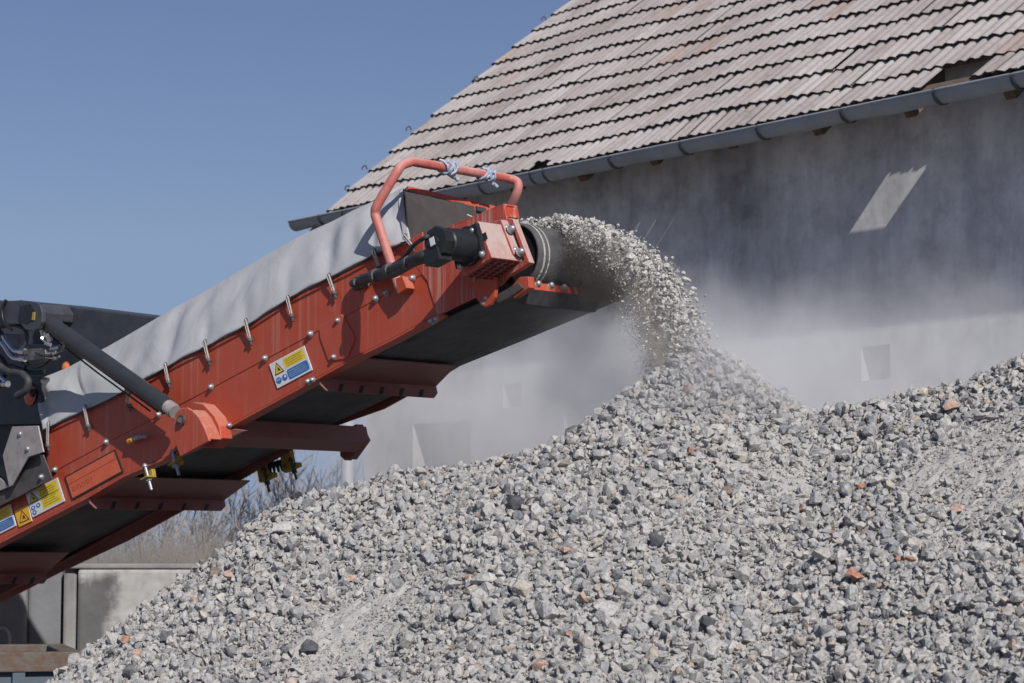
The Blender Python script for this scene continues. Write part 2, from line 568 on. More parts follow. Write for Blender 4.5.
# ------------------------------------------------------------------ farm building
BB = radians(38.0)
A = np.array([-sin(BB), cos(BB), 0.0])        # along the wall, away to the left
N = np.array([-cos(BB), -sin(BB), 0.0])       # outward normal of the long wall
E0 = at(770, 123, 18.0)                       # a point on the eave line
PITCH = radians(40.0)
UP = -N * cos(PITCH) + np.array([0, 0, sin(PITCH)])
RN = N * sin(PITCH) + np.array([0, 0, cos(PITCH)])
OVER = 0.43
T_L, T_R = 5.98, -6.5
S_LEN = 7.3
W0 = E0 - N * OVER                            # wall plane reference


def wall_at(px, py):
    d = ray(px, py)
    k = np.dot(W0 - CAM, N) / np.dot(d, N)
    p = CAM + d * k
    return np.dot(p - W0, A), p[2]


def wp(t, z, out=0.0):
    p = W0 + A * t + N * out
    return np.array([p[0], p[1], z])


t_corner = wall_at(365, 460)[0]
mid = W0 + A * 0 - N * 4
barn = thing('farm_building', 'grey plastered barn with a weathered tiled roof and zinc gutter behind the gravel heap', 'building', (mid[0], mid[1], 0))
z_top = E0[2] + OVER * tan(PITCH) - 0.09
openings = []
for (x0, y0, x1, y1) in ((503, 384, 521, 408), (413, 424, 471, 520), (564, 414, 640, 520), (861, 347, 890, 381)):
    ta, za = wall_at(x0, y0)
    tb, zb = wall_at(x1, y0)
    _, zc = wall_at(x0, y1)
    openings.append((min(ta, tb), max(ta, tb), max(zc, 0.0), za))
DEPTH = 0.30
mb = MB()
tb_ = sorted(set([T_R, t_corner] + [v for o in openings for v in o[:2]]))
zb_ = sorted(set([0.0, z_top] + [v for o in openings for v in o[2:]]))
for i in range(len(tb_) - 1):
    for j in range(len(zb_) - 1):
        tc, zc = (tb_[i] + tb_[i + 1]) / 2, (zb_[j] + zb_[j + 1]) / 2
        if any(o[0] < tc < o[1] and o[2] < zc < o[3] for o in openings):
            continue
        mb.quad(wp(tb_[i], zb_[j]), wp(tb_[i + 1], zb_[j]), wp(tb_[i + 1], zb_[j + 1]), wp(tb_[i], zb_[j + 1]))
for o in openings:
    a, b, c, d = o
    mb.quad(wp(a, c), wp(a, d), wp(a, d, -DEPTH), wp(a, c, -DEPTH))
    mb.quad(wp(b, c), wp(b, d), wp(b, d, -DEPTH), wp(b, c, -DEPTH))
    mb.quad(wp(a, d), wp(b, d), wp(b, d, -DEPTH), wp(a, d, -DEPTH))
    mb.quad(wp(a, c), wp(b, c), wp(b, c, -DEPTH), wp(a, c, -DEPTH))
# gable ends and back wall
half = S_LEN * cos(PITCH) - OVER
zr = E0[2] + S_LEN * sin(PITCH) - 0.12
for t in (t_corner, T_R):
    mb.add([wp(t, 0), wp(t, z_top), wp(t, zr, -half), wp(t, z_top, -2 * half), wp(t, 0, -2 * half)], [(0, 1, 2, 3, 4)])
mb.quad(wp(T_R, 0, -2 * half), wp(t_corner, 0, -2 * half), wp(t_corner, z_top, -2 * half), wp(T_R, z_top, -2 * half))
wall_o = mb.build('wall', M['plaster'], barn)
for k, o in enumerate(openings):
    a, b, c, d = o
    wmb = MB()
    fw = 0.06
    for (ta, tb2, za, zb2) in ((a + .002, a + fw, c, d), (b - fw, b - .002, c, d), (a + fw, b - fw, d - fw, d - .002), (a + fw, b - fw, c + .002, c + fw)):
        q = [wp(ta, za, -DEPTH + .02), wp(tb2, za, -DEPTH + .02), wp(tb2, zb2, -DEPTH + .02), wp(ta, zb2, -DEPTH + .02)]
        wmb.prism(q, [p + N * 0.05 for p in q])
    tall = d - c > 1.0
    wo = wmb.build('door' if tall else 'window', M['wood'], barn)
    pmb = MB()
    q = [wp(a - .01, c - .01, -DEPTH + .01), wp(b + .01, c - .01, -DEPTH + .01), wp(b + .01, d + .01, -DEPTH + .01), wp(a - .01, d + .01, -DEPTH + .01)]
    pmb.prism(q, [p - N * 0.03 for p in q])
    pmb.build('door_leaf' if tall else 'pane', M['pane'], wo)

# roof tiles: every tile an island of one roof mesh
GAUGE, TW, TLEN = 0.325, 0.222, 0.40


def roof_pt(t, s, h):
    h = h + 0.016 * sin(1.15 * t + 0.7 * s + 0.4) + 0.010 * sin(2.6 * t - 1.1 * s) if s > 0.15 else h + (0.016 * sin(1.15 * t + 0.7 * s + 0.4) + 0.010 * sin(2.6 * t - 1.1 * s)) * max(0.0, s / 0.15)
    return E0 + A * t + UP * s + RN * h


rv, rf, rm = [], [], []
ncol = int((T_L - T_R) / TW)
nrow = int(S_LEN / GAUGE) + 1
hole_t = None


def roof_ts(px, py):
    d = ray(px, py)
    k = np.dot(E0 - CAM, RN) / np.dot(d, RN)
    p = CAM + d * k - E0
    return np.dot(p, A), np.dot(p, UP)


ht, hs = roof_ts(955, 76)
hcol = int(round((T_L - ht) / TW - 0.5))
st1, _ = roof_ts(553, 162)
scol = int(round((T_L - st1) / TW - 0.5))
NS = 13
for r in range(nrow):
    for c in range(ncol):
        if r == 0 and c in (hcol, hcol + 1):
            continue
        t1 = T_L - c * TW
        rr = random.Random(r * 977 + c)
        ds = rr.gauss(0, 0.003)
        dh = rr.gauss(0, 0.0015)
        tilt = rr.gauss(0, 0.0018)
        sl = 0.0
        if r == 0 and c == scol:
            sl = 0.10
        if r == 0 and c in (hcol - 1, hcol + 2):
            sl = 0.03
        if rr.random() < 0.010:
            ds -= 0.02
        s0 = r * GAUGE - 0.05 + ds + sl
        s1 = s0 + TLEN
        if r == 0 and c in (hcol + 3, hcol + 4):
            s0 += 0.02
        base = len(rv)
        gap = 0.002 + (0.016 if rr.random() < 0.03 else 0)
        for j, (s, hb) in enumerate(((s0, 0.044), (s1, 0.012))):
            for i in range(NS):
                fx = i / (NS - 1)
                prof = 0.010 * (1 - cos(2 * pi * (fx * 2)))
                jag = (rr.gauss(0, 0.004) if j == 0 else 0) - (0.006 if (j == 0 and prof > 0.012) else 0)
                h = hb + dh + prof + tilt * (fx - 0.5) * 4
                rv.append(roof_pt(t1 + 0.006 - fx * (TW + 0.012 - gap), s + jag, h + 0.003 * (c % 2)))
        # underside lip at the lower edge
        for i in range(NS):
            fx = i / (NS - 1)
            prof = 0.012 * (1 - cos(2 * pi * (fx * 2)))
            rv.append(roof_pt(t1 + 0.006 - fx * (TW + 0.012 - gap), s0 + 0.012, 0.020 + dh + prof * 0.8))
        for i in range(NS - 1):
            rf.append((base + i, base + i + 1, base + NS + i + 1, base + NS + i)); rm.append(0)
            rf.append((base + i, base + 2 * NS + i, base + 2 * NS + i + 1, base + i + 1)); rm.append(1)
# far slope as one sheet and the underlay above the rooms (not above the overhang)
k = len(rv)
ridge_s = (nrow - 1) * GAUGE + 0.3
BK = np.array([-N[0] * cos(PITCH), -N[1] * cos(PITCH), -sin(PITCH)])
rv += [roof_pt(T_L, ridge_s, 0.06), roof_pt(T_R, ridge_s, 0.06), roof_pt(T_R, ridge_s, 0.06) + BK * 7.4, roof_pt(T_L, ridge_s, 0.06) + BK * 7.4]
rf.append((k, k + 1, k + 2, k + 3)); rm.append(0)
k = len(rv)
so_ = OVER / cos(PITCH) + 0.03
rv += [roof_pt(t_corner + 0.02, so_, -0.04), roof_pt(T_R, so_, -0.04), roof_pt(T_R, ridge_s, -0.04), roof_pt(t_corner + 0.02, ridge_s, -0.04)]
rf.append((k, k + 1, k + 2, k + 3)); rm.append(2)
# battens across the rafters
for r in range(0, nrow):
    s = r * GAUGE + 0.27
    if r == 0:
        s = 0.34
    k = len(rv)
    q = [roof_pt(T_L - .03, s, -0.028), roof_pt(T_R, s, -0.028), roof_pt(T_R, s + .045, -0.028), roof_pt(T_L - .03, s + .045, -0.028)]
    q2 = [p + RN * 0.03 for p in q]
    rv += q + q2
    rf += [(k, k + 1, k + 2, k + 3), (k + 4, k + 5, k + 6, k + 7), (k, k + 1, k + 5, k + 4), (k + 3, k + 2, k + 6, k + 7)]
    rm += [2] * 4
roof = MB()
roof.v = [tuple(p) for p in rv]
roof.f = rf
roof.m = rm
roof_o = roof.build('roof', [M['tile'], M['tile_edge'], M['wood']], barn)
# eave board
eb = MB()
eb.hexa(roof_pt((T_L + T_R) / 2, 0.05, -0.012), A * ((T_L - T_R) / 2 - 0.02), UP * 0.05, RN * 0.010)
eb.build('eave_board', M['wood'], roof_o)
# rafters under the eave
hc_t = T_L - (hcol + 1.0) * TW
for i, t in enumerate(np.arange(hc_t + 0.46 + 0.92 * 9, T_R, -0.92)):
    if t > T_L - 0.1:
        continue
    rmb = MB()
    rmb.hexa(roof_pt(t, 0.42, -0.105), A * 0.045, UP * 0.42, RN * 0.07)
    rmb.build('rafter_tail', M['wood'], roof_o)
# barge board on the verge
bmb = MB()
bmb.hexa(roof_pt(T_L - 0.18, 3.6, -0.06), A * 0.015, UP * 3.6, RN * 0.075)
bmb.build('barge_board', M['wood_pale'], roof_o)
# little snow hooks near the verge
for (px, py) in ((544, 18), (478, 80), (411, 131), (367, 170), (350, 190)):
    tt, ss = roof_ts(px + 3, py + 4)
    hm = MB()
    b0 = roof_pt(tt, ss, 0.03)
    hm.tube(smooth_path([b0, b0 + RN * 0.04 + UP * .01, b0 + RN * 0.05 - UP * 0.03, b0 + RN * .03 - UP * .05]), 0.007, 6)
    hm.build('snow_hook', M['gutter_dark'], roof_o)

# gutter
GR = 0.084
GC = lambda t: E0 + A * t + N * 0.060 + np.array([0, 0, -0.045])
gm = MB()
t_end = None
d_ = ray(297, 231)
# parameter of the gutter's left end
k_ = np.dot(E0 + N * 0.045 - CAM, N) / np.dot(d_, N)
t_end = np.dot(CAM + d_ * k_ - E0, A)
nseg, narc = 60, 14
vs, fs = [], []
for side, rad in ((0, GR), (1, GR - 0.006)):
    for i in range(nseg + 1):
        t = t_end + (T_R - t_end) * i / nseg
        sag = 0.006 * sin(i * 1.7) + 0.004 * sin(i * 0.6)
        for j in range(narc + 1):
            an = pi * 0.0 + pi * j / narc
            p = GC(t) + N * rad * cos(an) - np.array([0, 0, 1]) * rad * sin(an) + np.array([0, 0, sag])
            vs.append(p)
n1_ = narc + 1
offs = (nseg + 1) * n1_
for i in range(nseg):
    for j in range(narc):
        a_ = i * n1_ + j
        fs.append((a_, a_ + 1, a_ + n1_ + 1, a_ + n1_))
        fs.append((offs + a_, offs + a_ + n1_, offs + a_ + n1_ + 1, offs + a_ + 1))
    a_ = i * n1_
    fs.append((a_, a_ + n1_, offs + a_ + n1_, offs + a_))
    a_ += narc
    fs.append((a_, offs + a_, offs + a_ + n1_, a_ + n1_))
gm.add(vs, fs)
# front bead and end cap
gm.tube([GC(t_end) + N * GR + np.array([0, 0, .004]), GC(T_R) + N * GR + np.array([0, 0, .004])], 0.011, 8)
cap = [GC(t_end) + N * GR * cos(pi * j / 12) - np.array([0, 0, 1]) * GR * sin(pi * j / 12) for j in range(13)]
gm.add(cap, [tuple(range(13))])
gut = gm.build('gutter', M['gutter'], barn, smooth=40)
for px in (1020, 942, 849, 765, 688, 617, 551, 538, 487, 440, 395, 350, 312):
    # straps that carry the gutter
    lo, hi = T_R, T_L
    for _ in range(40):
        m_ = (lo + hi) / 2
        p = GC(m_) - CAM
        x_ = CX + F * p[0] / (p[1] * cos(TH) + p[2] * sin(TH))
        if x_ > px:
            lo = m_
        else:
            hi = m_
    sm = MB()
    pts = [GC(lo) + N * (GR + .004) * cos(a) - np.array([0, 0, 1]) * (GR + .004) * sin(a) for a in np.linspace(-0.15, pi, 12)]
    for i in range(11):
        q = [pts[i] - A * 0.014, pts[i] + A * 0.014, pts[i + 1] + A * 0.014, pts[i + 1] - A * 0.014]
        ce = GC(lo)
        q2 = [x + 0.006 * (x - ce) / np.linalg.norm(x - ce) for x in q]
        sm.prism(q, q2)
    sm.build('strap', M['gutter_dark'], gut)
# downpipe at the left corner
dt, _ = wall_at(356, 470)
dp = MB()
pb = W0 + A * (dt) + N * 0.10
dp.tube([(pb[0], pb[1], 0.02), (pb[0], pb[1], 4.2)], 0.062, 14)
dp.tube(smooth_path([(pb[0], pb[1], 4.2), (pb[0] + N[0] * .1, pb[1] + N[1] * .1, 4.5), tuple(GC(dt) + np.array([0, 0, -GR]))]), 0.062, 14)
for z in (1.0, 2.35, 3.7):
    dp.tube([(pb[0], pb[1], z), (pb[0], pb[1], z + .05)], 0.070, 14)
dp.build('downpipe', M['pipe'], barn, smooth=40)

# ------------------------------------------------------------------ gravel heap
RID = np.array([(-420, 960, 10.4), (-260, 900, 10.5), (-60, 785, 10.6), (60, 684, 10.7), (120, 628, 10.75), (180, 578, 10.75), (225, 541, 10.7),
                (262, 509, 10.65), (300, 497, 10.6), (340, 492, 10.6), (400, 482, 10.55), (450, 472, 10.55), (510, 461, 10.55),
                (560, 455, 10.55), (610, 447, 10.55), (660, 440, 10.55), (720, 430, 10.5), (760, 419, 10.3), (800, 408, 10.15),
                (850, 396, 10.0), (900, 383, 9.9), (950, 373, 9.8), (1024, 352, 9.7), (1100, 336, 9.6), (1250, 330, 9.4), (1500, 430, 9.2), (1900, 800, 9.0)], float)
rq = (RID[:, 0] - CX) / F
rz = np.array([at(p, y, d)[2] for p, y, d in RID])
BOT = np.array([(-420, 10.2), (60, 10.2), (150, 9.7), (300, 9.1), (500, 8.9), (700, 8.6), (850, 8.1), (1024, 7.6), (1300, 7.3), (1900, 7.2)], float)
bq = (BOT[:, 0] - CX) / F
APEX = at(715, 357, 10.35)


def waves(x, y):
    return (0.030 * np.sin(2.1 * x + 1.3 * y + 0.7) + 0.022 * np.sin(-1.7 * x + 3.1 * y + 2.0) + 0.014 * np.sin(5.3 * x + 2.2 * y)
            + 0.010 * np.sin(-4.1 * x + 6.3 * y + 1.1) + 0.006 * np.sin(11.0 * x - 3.0 * y) + 0.006 * np.sin(7.0 * x + 12.0 * y))


def heap_parts(x, y):
    q = x / y
    dr = np.interp(q, rq, RID[:, 2])
    zr_ = np.interp(q, rq, rz)
    db = np.interp(q, bq, BOT[:, 1])
    zb = CAMH - (683 - 560) / F * db
    zb = np.minimum(zb, zr_ - 0.02)
    sl = np.clip((zr_ - zb) / np.maximum(dr - db, 0.2), 0.02, 0.72)
    front = zr_ + (y - dr) * sl
    below = zb + (y - db) * 0.62
    front = np.where(y < db, below, front)
    back = zr_ + (dr - y) * 0.62 + 0.02
    kk = 0.05
    h = np.clip(0.5 + 0.5 * (back - front) / kk, 0, 1)
    main = back * (1 - h) + front * h - kk * h * (1 - h)
    r = np.sqrt((x - APEX[0]) ** 2 + (y - APEX[1]) ** 2 + 0.006)
    cone = APEX[2] + 0.05 - 0.70 * r
    return main, cone, dr, db


def heap_z(x, y):
    main, cone, dr, db = heap_parts(x, y)
    kk = 0.06
    h = np.clip(0.5 + 0.5 * (main - cone) / kk, 0, 1)
    z = cone * (1 - h) + main * h + kk * h * (1 - h)
    return z + waves(x, y)


def rock_variants(n, npts, seed, flat=0.75):
    import bmesh
    out = []
    rg = np.random.default_rng(seed)
    for i in range(n):
        bm = bmesh.new()
        d = rg.normal(size=(npts, 3))
        d /= np.linalg.norm(d, axis=1)[:, None]
        d *= rg.uniform(0.78, 1.0, size=(npts, 1))
        d *= np.array([1.0, rg.uniform(0.68, 0.98), rg.uniform(min(0.52, flat * 0.8), flat)])
        for p in d:
            bm.verts.new(p)
        res = bmesh.ops.convex_hull(bm, input=bm.verts)
        loose = [v for v in bm.verts if not v.link_faces]
        bmesh.ops.delete(bm, geom=loose, context='VERTS')
        bmesh.ops.triangulate(bm, faces=bm.faces)
        bm.verts.index_update()
        vs = np.array([v.co[:] for v in bm.verts])
        fs = np.array([[v.index for v in f.verts] for f in bm.faces])
        out.append((vs, fs))
        bm.free()
    return out


def rand_rot(n, rg):
    q = rg.normal(size=(n, 4))
    q /= np.linalg.norm(q, axis=1)[:, None]
    w, x, y, z = q.T
    return np.stack([np.stack([1 - 2 * (y * y + z * z), 2 * (x * y - z * w), 2 * (x * z + y * w)], 1),
                     np.stack([2 * (x * y + z * w), 1 - 2 * (x * x + z * z), 2 * (y * z - x * w)], 1),
                     np.stack([2 * (x * z - y * w), 2 * (y * z + x * w), 1 - 2 * (x * x + y * y)], 1)], 1)


def scatter(variants, pos, size, rg):
    """vertex and triangle arrays for many stones"""
    V_, F_ = [], []
    base = 0
    which = rg.integers(0, len(variants), len(pos))
    for k, (vs, fs) in enumerate(variants):
        idx = np.where(which == k)[0]
        if not len(idx):
            continue
        R_ = rand_rot(len(idx), rg)
        p = np.einsum('nij,vj->nvi', R_, vs) * size[idx][:, None, None] + pos[idx][:, None, :]
        V_.append(p.reshape(-1, 3))
        nv = len(vs)
        F_.append((fs[None] + (np.arange(len(idx)) * nv)[:, None, None]).reshape(-1, 3) + base)
        base += nv * len(idx)
    return np.concatenate(V_), np.concatenate(F_)


def tri_mesh(name, V_, F_, mats, mi=None):
    me = bpy.data.meshes.new(name)
    me.vertices.add(len(V_))
    me.vertices.foreach_set('co', V_.astype(np.float32).ravel())
    me.loops.add(len(F_) * 3)
    me.loops.foreach_set('vertex_index', F_.astype(np.int32).ravel())
    me.polygons.add(len(F_))
    me.polygons.foreach_set('loop_start', (np.arange(len(F_)) * 3).astype(np.int32))
    for m_ in mats:
        me.materials.append(m_)
    if mi is not None:
        me.polygons.foreach_set('material_index', mi.astype(np.int32))
    me.polygons.foreach_set('use_smooth', np.zeros(len(F_), bool))
    me.update(calc_edges=True)
    me.validate()
    o = bpy.data.objects.new(name, me)
    COL.objects.link(o)
    return o


big = rock_variants(24, 24, 1, 0.85)
med = rock_variants(30, 15, 2, 0.85) + rock_variants(14, 11, 8, 0.6)
sml = rock_variants(16, 9, 3, 0.8)
tny = rock_variants(10, 6, 4, 0.9)


def heap_hit(px, py):
    """first point of the heap's mean surface on the line of sight"""
    d = ray(px, py)
    D = np.arange(6.5, 13, 0.01)
    P_ = CAM[None] + d[None] * D[:, None]
    z = heap_z(P_[:, 0], P_[:, 1])
    w = np.where(P_[:, 2] < z + 0.012)[0]
    return P_[w[0]] if len(w) else P_[-1]


FINE = [(heap_hit(px, py), rx, ry) for px, py, rx, ry in ((360, 622, .24, .22), (330, 650, .16, .2), (400, 600, .10, .12), (975, 450, .30, .22), (1005, 480, .24, .3), (930, 475, .14, .14), (790, 480, .10, .08))]


def fine_mask(x, y):
    """0..1: patches of the heap where only fine grit shows"""
    q = x / y
    m_ = np.zeros_like(x)
    for c_, rx, ry in FINE:
        m_ = np.maximum(m_, np.exp(-(((x - c_[0]) / rx) ** 2 + ((y - c_[1]) / ry) ** 2)))
    ns = 0.5 + 0.5 * np.sin(3.1 * x + 4.2 * y + 1.5 * np.sin(2.3 * y - x)) * np.sin(4.4 * x - 2.1 * y + 0.6)
    return np.clip(m_ * 1.6 + 0.35 * np.clip(ns - 0.6, 0, 1), 0, 1)


def sample(density, sizes, keep_in_fine, rg, sink):
    x0, x1, y0, y1 = -3.4, 4.4, 6.3, 12.3
    n = int(density * (x1 - x0) * (y1 - y0))
    x = rg.uniform(x0, x1, n)
    y = rg.uniform(y0, y1, n)
    q = x / y
    main, cone, dr, db = heap_parts(x, y)
    qm = 0.27 if sizes[1] < 0.008 else 0.42
    ok = (q > -0.30) & (q < qm) & (y > db - 0.7)
    ok &= (y < dr + 0.35) | ((cone > main - 0.15) & (y < APEX[1] + 0.45))
    fm = fine_mask(x, y)
    ok &= rg.random(n) < (1 - fm * (1 - keep_in_fine))
    x, y = x[ok], y[ok]
    s = rg.uniform(0, 1, len(x)) ** 1.6 * (sizes[1] - sizes[0]) + sizes[0]
    z = heap_z(x, y) + s * (sink + rg.normal(0, 0.35, len(x)))
    ok = z > 0.01
    return np.stack([x, y, z], 1)[ok], s[ok]


# mound under the stones
gx = np.linspace(-4.2, 4.6, 250)
gy = np.linspace(5.0, 13.4, 240)
XX, YY = np.meshgrid(gx, gy)
ZZ = heap_z(XX, YY)
grain = RNG.normal(0, 0.006, ZZ.shape)
ZZ = np.maximum(ZZ + grain, -0.12)
mv = np.stack([XX.ravel(), YY.ravel(), ZZ.ravel()], 1)
nx, ny = len(gx), len(gy)
ii = (np.arange(ny - 1)[:, None] * nx + np.arange(nx - 1)[None]).ravel()
mf = np.concatenate([np.stack([ii, ii + 1, ii + nx + 1], 1), np.stack([ii, ii + nx + 1, ii + nx], 1)])
parts = [(mv, mf, 1)]
for var, dens, sz, keep, sink in ((big, 65, (0.032, 0.052), 0.0, 0.25), (med, 1050, (0.018, 0.033), 0.02, 0.45),
                                  (med, 1500, (0.012, 0.023), 0.10, 0.5), (sml, 3000, (0.007, 0.013), 0.55, 0.4), (tny, 6000, (0.003, 0.0065), 0.8, 0.4)):
    p, s = sample(dens, sz, keep, RNG, sink)
    v_, f_ = scatter(var, p, s, RNG)
    parts.append((v_, f_, 0))
Vs, Fs, Ms, base = [], [], [], 0
for v_, f_, m_ in parts:
    Vs.append(v_)
    Fs.append(f_ + base)
    Ms.append(np.full(len(f_), m_))
    base += len(v_)
heap = tri_mesh('gravel_heap', np.concatenate(Vs), np.concatenate(Fs), [M['stone'], M['fines']], np.concatenate(Ms))
tag(heap, 'large heap of crushed grey concrete and stone gravel under the conveyor', 'gravel heap', kind='stuff')
print('heap tris', len(heap.data.polygons))


# stones that can be told apart: px, py, size in px, material, label
CHUNKS = [
    (952, 410, 25, 'brick_pale', 'flat salmon pink brick chunk on the upper right of the heap', 'brick fragment'),
    (855, 580, 24, 'brick', 'triangular terracotta shard at the lower right of the heap', 'brick fragment'),
    (924, 395, 15, 'stone_tan', 'cream coloured stone just left above the salmon pink brick chunk', 'stone'),
    (690, 452, 13, 'brick', 'small red brick shard on the crest left of the freshly fallen cone', 'brick fragment'),
    (565, 554, 13, 'brick', 'small orange shard in the middle of the slope, above the black stones', 'brick fragment'),
    (582, 600, 16, 'brick_pale', 'pale orange brick bit with a round edge in the lower middle of the slope', 'brick fragment'),
    (571, 635, 12, 'brick', 'deep orange shard low in the middle, left of the long flat one', 'brick fragment'),
    (607, 643, 22, 'brick', 'long thin flat terracotta sliver near the bottom middle', 'brick fragment'),
    (645, 651, 17, 'brick_pale', 'upright narrow orange sliver at the bottom, right of the flat sliver', 'brick fragment'),
    (541, 669, 18, 'brick_pale', 'rounded orange brick lump at the bottom edge in the middle', 'brick fragment'),
    (696, 664, 20, 'stone_brown', 'brown rounded stone at the bottom edge right of the orange slivers', 'stone'),
    (862, 488, 11, 'brick', 'tiny bright red brick bit right of centre, below the grit patch', 'brick fragment'),
    (911, 561, 14, 'brick', 'orange shard right of the triangular terracotta shard', 'brick fragment'),
    (957, 511, 17, 'brick_pale', 'pale rust coloured flat stone at the right inside the fine grit', 'brick fragment'),
    (898, 560, 9, 'brick', 'very small orange bit left beside another orange shard at the right', 'brick fragment'),
    (803, 509, 13, 'brick_pale', 'pinkish shard on the right half of the slope near big grey stones', 'brick fragment'),
    (352, 580, 14, 'brick_pale', 'pale peach stone beside a pit on the left slope', 'brick fragment'),
    (391, 591, 14, 'stone_pale', 'upright white rectangular stone right of the smooth grit patch', 'stone'),
    (310, 650, 22, 'stone_black', 'single dark charcoal stone at the bottom left of the slope', 'stone'),
    (515, 507, 26, 'stone_black', 'largest black stone lump in the upper middle of the slope', 'stone'),
    (655, 543, 21, 'stone_black', 'bluish black stone in the middle, right of the orange shard', 'stone'),
    (706, 628, 22, 'stone_black', 'dark slate coloured stone low on the slope right of centre', 'stone'),
    (564, 467, 16, 'stone_brown', 'round olive brown stone sitting on the crest in the middle', 'stone'),
    (285, 532, 27, 'stone_pale', 'big flat white slab lying on the left crest', 'stone'),
    (215, 577, 17, 'stone_brown', 'brownish stone at the left edge of the slope, near the concrete blocks', 'stone'),
    (233, 577, 18, 'brick_pale', 'flat pinkish stone right beside the brownish stone at the left edge', 'stone'),
    (127, 642, 13, 'brick', 'small rust red shard at the far lower left edge of the heap', 'brick fragment'),
    (138, 655, 11, 'brick_pale', 'orange brown bit at the far lower left, under the rust red shard', 'brick fragment'),
    (180, 602, 11, 'brick', 'dark orange bit on the left edge above the rust red shards', 'brick fragment'),
    (726, 495, 22, 'stone_brown', 'tan grey slab right of centre, high on the slope', 'stone'),
    (550, 616, 27, 'stone_pale', 'large pale rounded stone in the lower middle of the slope', 'stone'),
    (604, 614, 30, 'stone_pale', 'widest pale flat slab in the lower middle, right of the rounded one', 'stone'),
    (797, 598, 26, 'stone_pale', 'big light grey stone left of the triangular terracotta shard', 'stone'),
    (983, 551, 24, 'stone_pale', 'pale angular block at the right, below the rust coloured flat stone', 'stone'),
]
rgc = np.random.default_rng(5)
for k, (px, py, spx, mt, label, cat) in enumerate(CHUNKS):
    p = heap_hit(px, py)
    size = spx / F * p[1] * 0.5
    flat = 0.35 if 'flat' in label or 'slab' in label else (0.3 if 'sliver' in label else 0.75)
    vs, fs = rock_variants(1, 13 if 'triang' not in label else 7, 100 + k, flat)[0]
    vs = vs / np.abs(vs).max()
    if 'sliver' in label:
        vs = vs * np.array([1, 0.3, 0.5])
    yaw = rgc.uniform(0, 2 * pi) if 'sliver' not in label else 0.3
    Rz = np.array([[cos(yaw), -sin(yaw), 0], [sin(yaw), cos(yaw), 0], [0, 0, 1]])
    if 'upright' in label:
        vs = vs[:, [2, 1, 0]]
    tl = -0.55
    Rx = np.array([[1, 0, 0], [0, cos(tl), sin(tl)], [0, -sin(tl), cos(tl)]])
    if 'cream' in label or 'salmon' in label:
        Rx = Rx
    vs = (vs @ Rz.T) @ Rx.T * size
    nm = 'brick_fragment' if cat == 'brick fragment' else 'loose_stone'
    o = tri_mesh(nm, vs, fs, [M[mt]])
    c = p + np.array([0, -0.35 * size, 0.35 * size])
    o.location = tuple(c)
    tag(o, label, cat, 'brick fragments on the heap' if nm == 'brick_fragment' else 'stones that stand out on the heap')

# ------------------------------------------------------------------ the crusher's discharge conveyor
def P(px, py, v=0.0):
    """the point on the plane v metres behind the near side plate that is seen at pixel px, py"""
    d = ray(px, py)
    k_ = np.dot(O + V * v - CAM, V) / np.dot(d, V)
    return CAM + d * k_


def L(u, w, v):
    return O + U * u + W * w + V * v


def uw(p):
    return np.dot(p - O, U), np.dot(p - O, W)


def plate(mb, pix, v0, v1, mi=0):
    a = [P(x, y, v0) for x, y in pix]
    b = [p + V * (v1 - v0) for p in a]
    return mb.prism(a, b, mi)


root_pos = P(-260, 640, 0.45)
crusher = thing('stone_crusher', 'red tracked stone crusher whose conveyor throws gravel onto the heap, grey tarpaulin on top', 'crusher', (root_pos[0], root_pos[1], 0))

# near side plates
main = MB()
plate(main, [(-330, 711), (-60, 571.5), (0, 541), (87, 496), (124, 474.5), (190, 446.5), (227, 426.4), (356, 356), (391, 339), (438, 313.5),
             (427, 279), (422, 232), (408, 240), (373, 254), (326, 278.5), (291, 296), (256, 319), (215, 341), (180, 358), (149, 375.5), (126, 389), (84, 409), (42, 429), (46, 455), (51, 479), (0, 503), (-60, 531), (-330, 668)], 0.0, 0.012)
# folded lower lip
plate(main, [(-60, 571), (0, 541), (87, 496), (124, 474.5), (190, 446.5), (227, 426.4), (356, 356), (391, 339), (438, 313.5),
             (438, 316), (391, 341.6), (356, 358.6), (227, 429), (190, 449), (124, 477), (87, 498.6), (0, 543.6), (-60, 573.6)], -0.012, 0.055)
near = main.build('side_panel', M['red'], crusher, bevel=0.003)
head = MB()
plate(head, [(437, 315), (440.5, 313.5), (500, 285), (509, 276), (507, 222), (503.5, 203.5), (415, 240), (409, 243), (412, 262), (427, 281)], -0.006, 0.012)
hq = [P(503.5, 203.5, 0), P(506, 216.5, 0)]
head.prism([hq[0], hq[1], hq[1] + V * 0.09, hq[0] + V * 0.09], [x - U * 0.01 for x in (hq[0], hq[1], hq[1] + V * 0.09, hq[0] + V * 0.09)])
head_o = head.build('head_panel', M['red_streaked'], crusher, bevel=0.003)
tag(head_o, 'head plate with pale run marks')
# top flange of the head plate
fl = MB()
a = [P(415, 240, -0.006), P(503.5, 203.5, -0.006)]
fl.prism([a[0], a[1], a[1] + V * 0.07, a[0] + V * 0.07], [x + W * -0.008 for x in (a[0], a[1], a[1] + V * 0.07, a[0] + V * 0.07)])
fl.build('top_flange', M['red_streaked'], crusher)
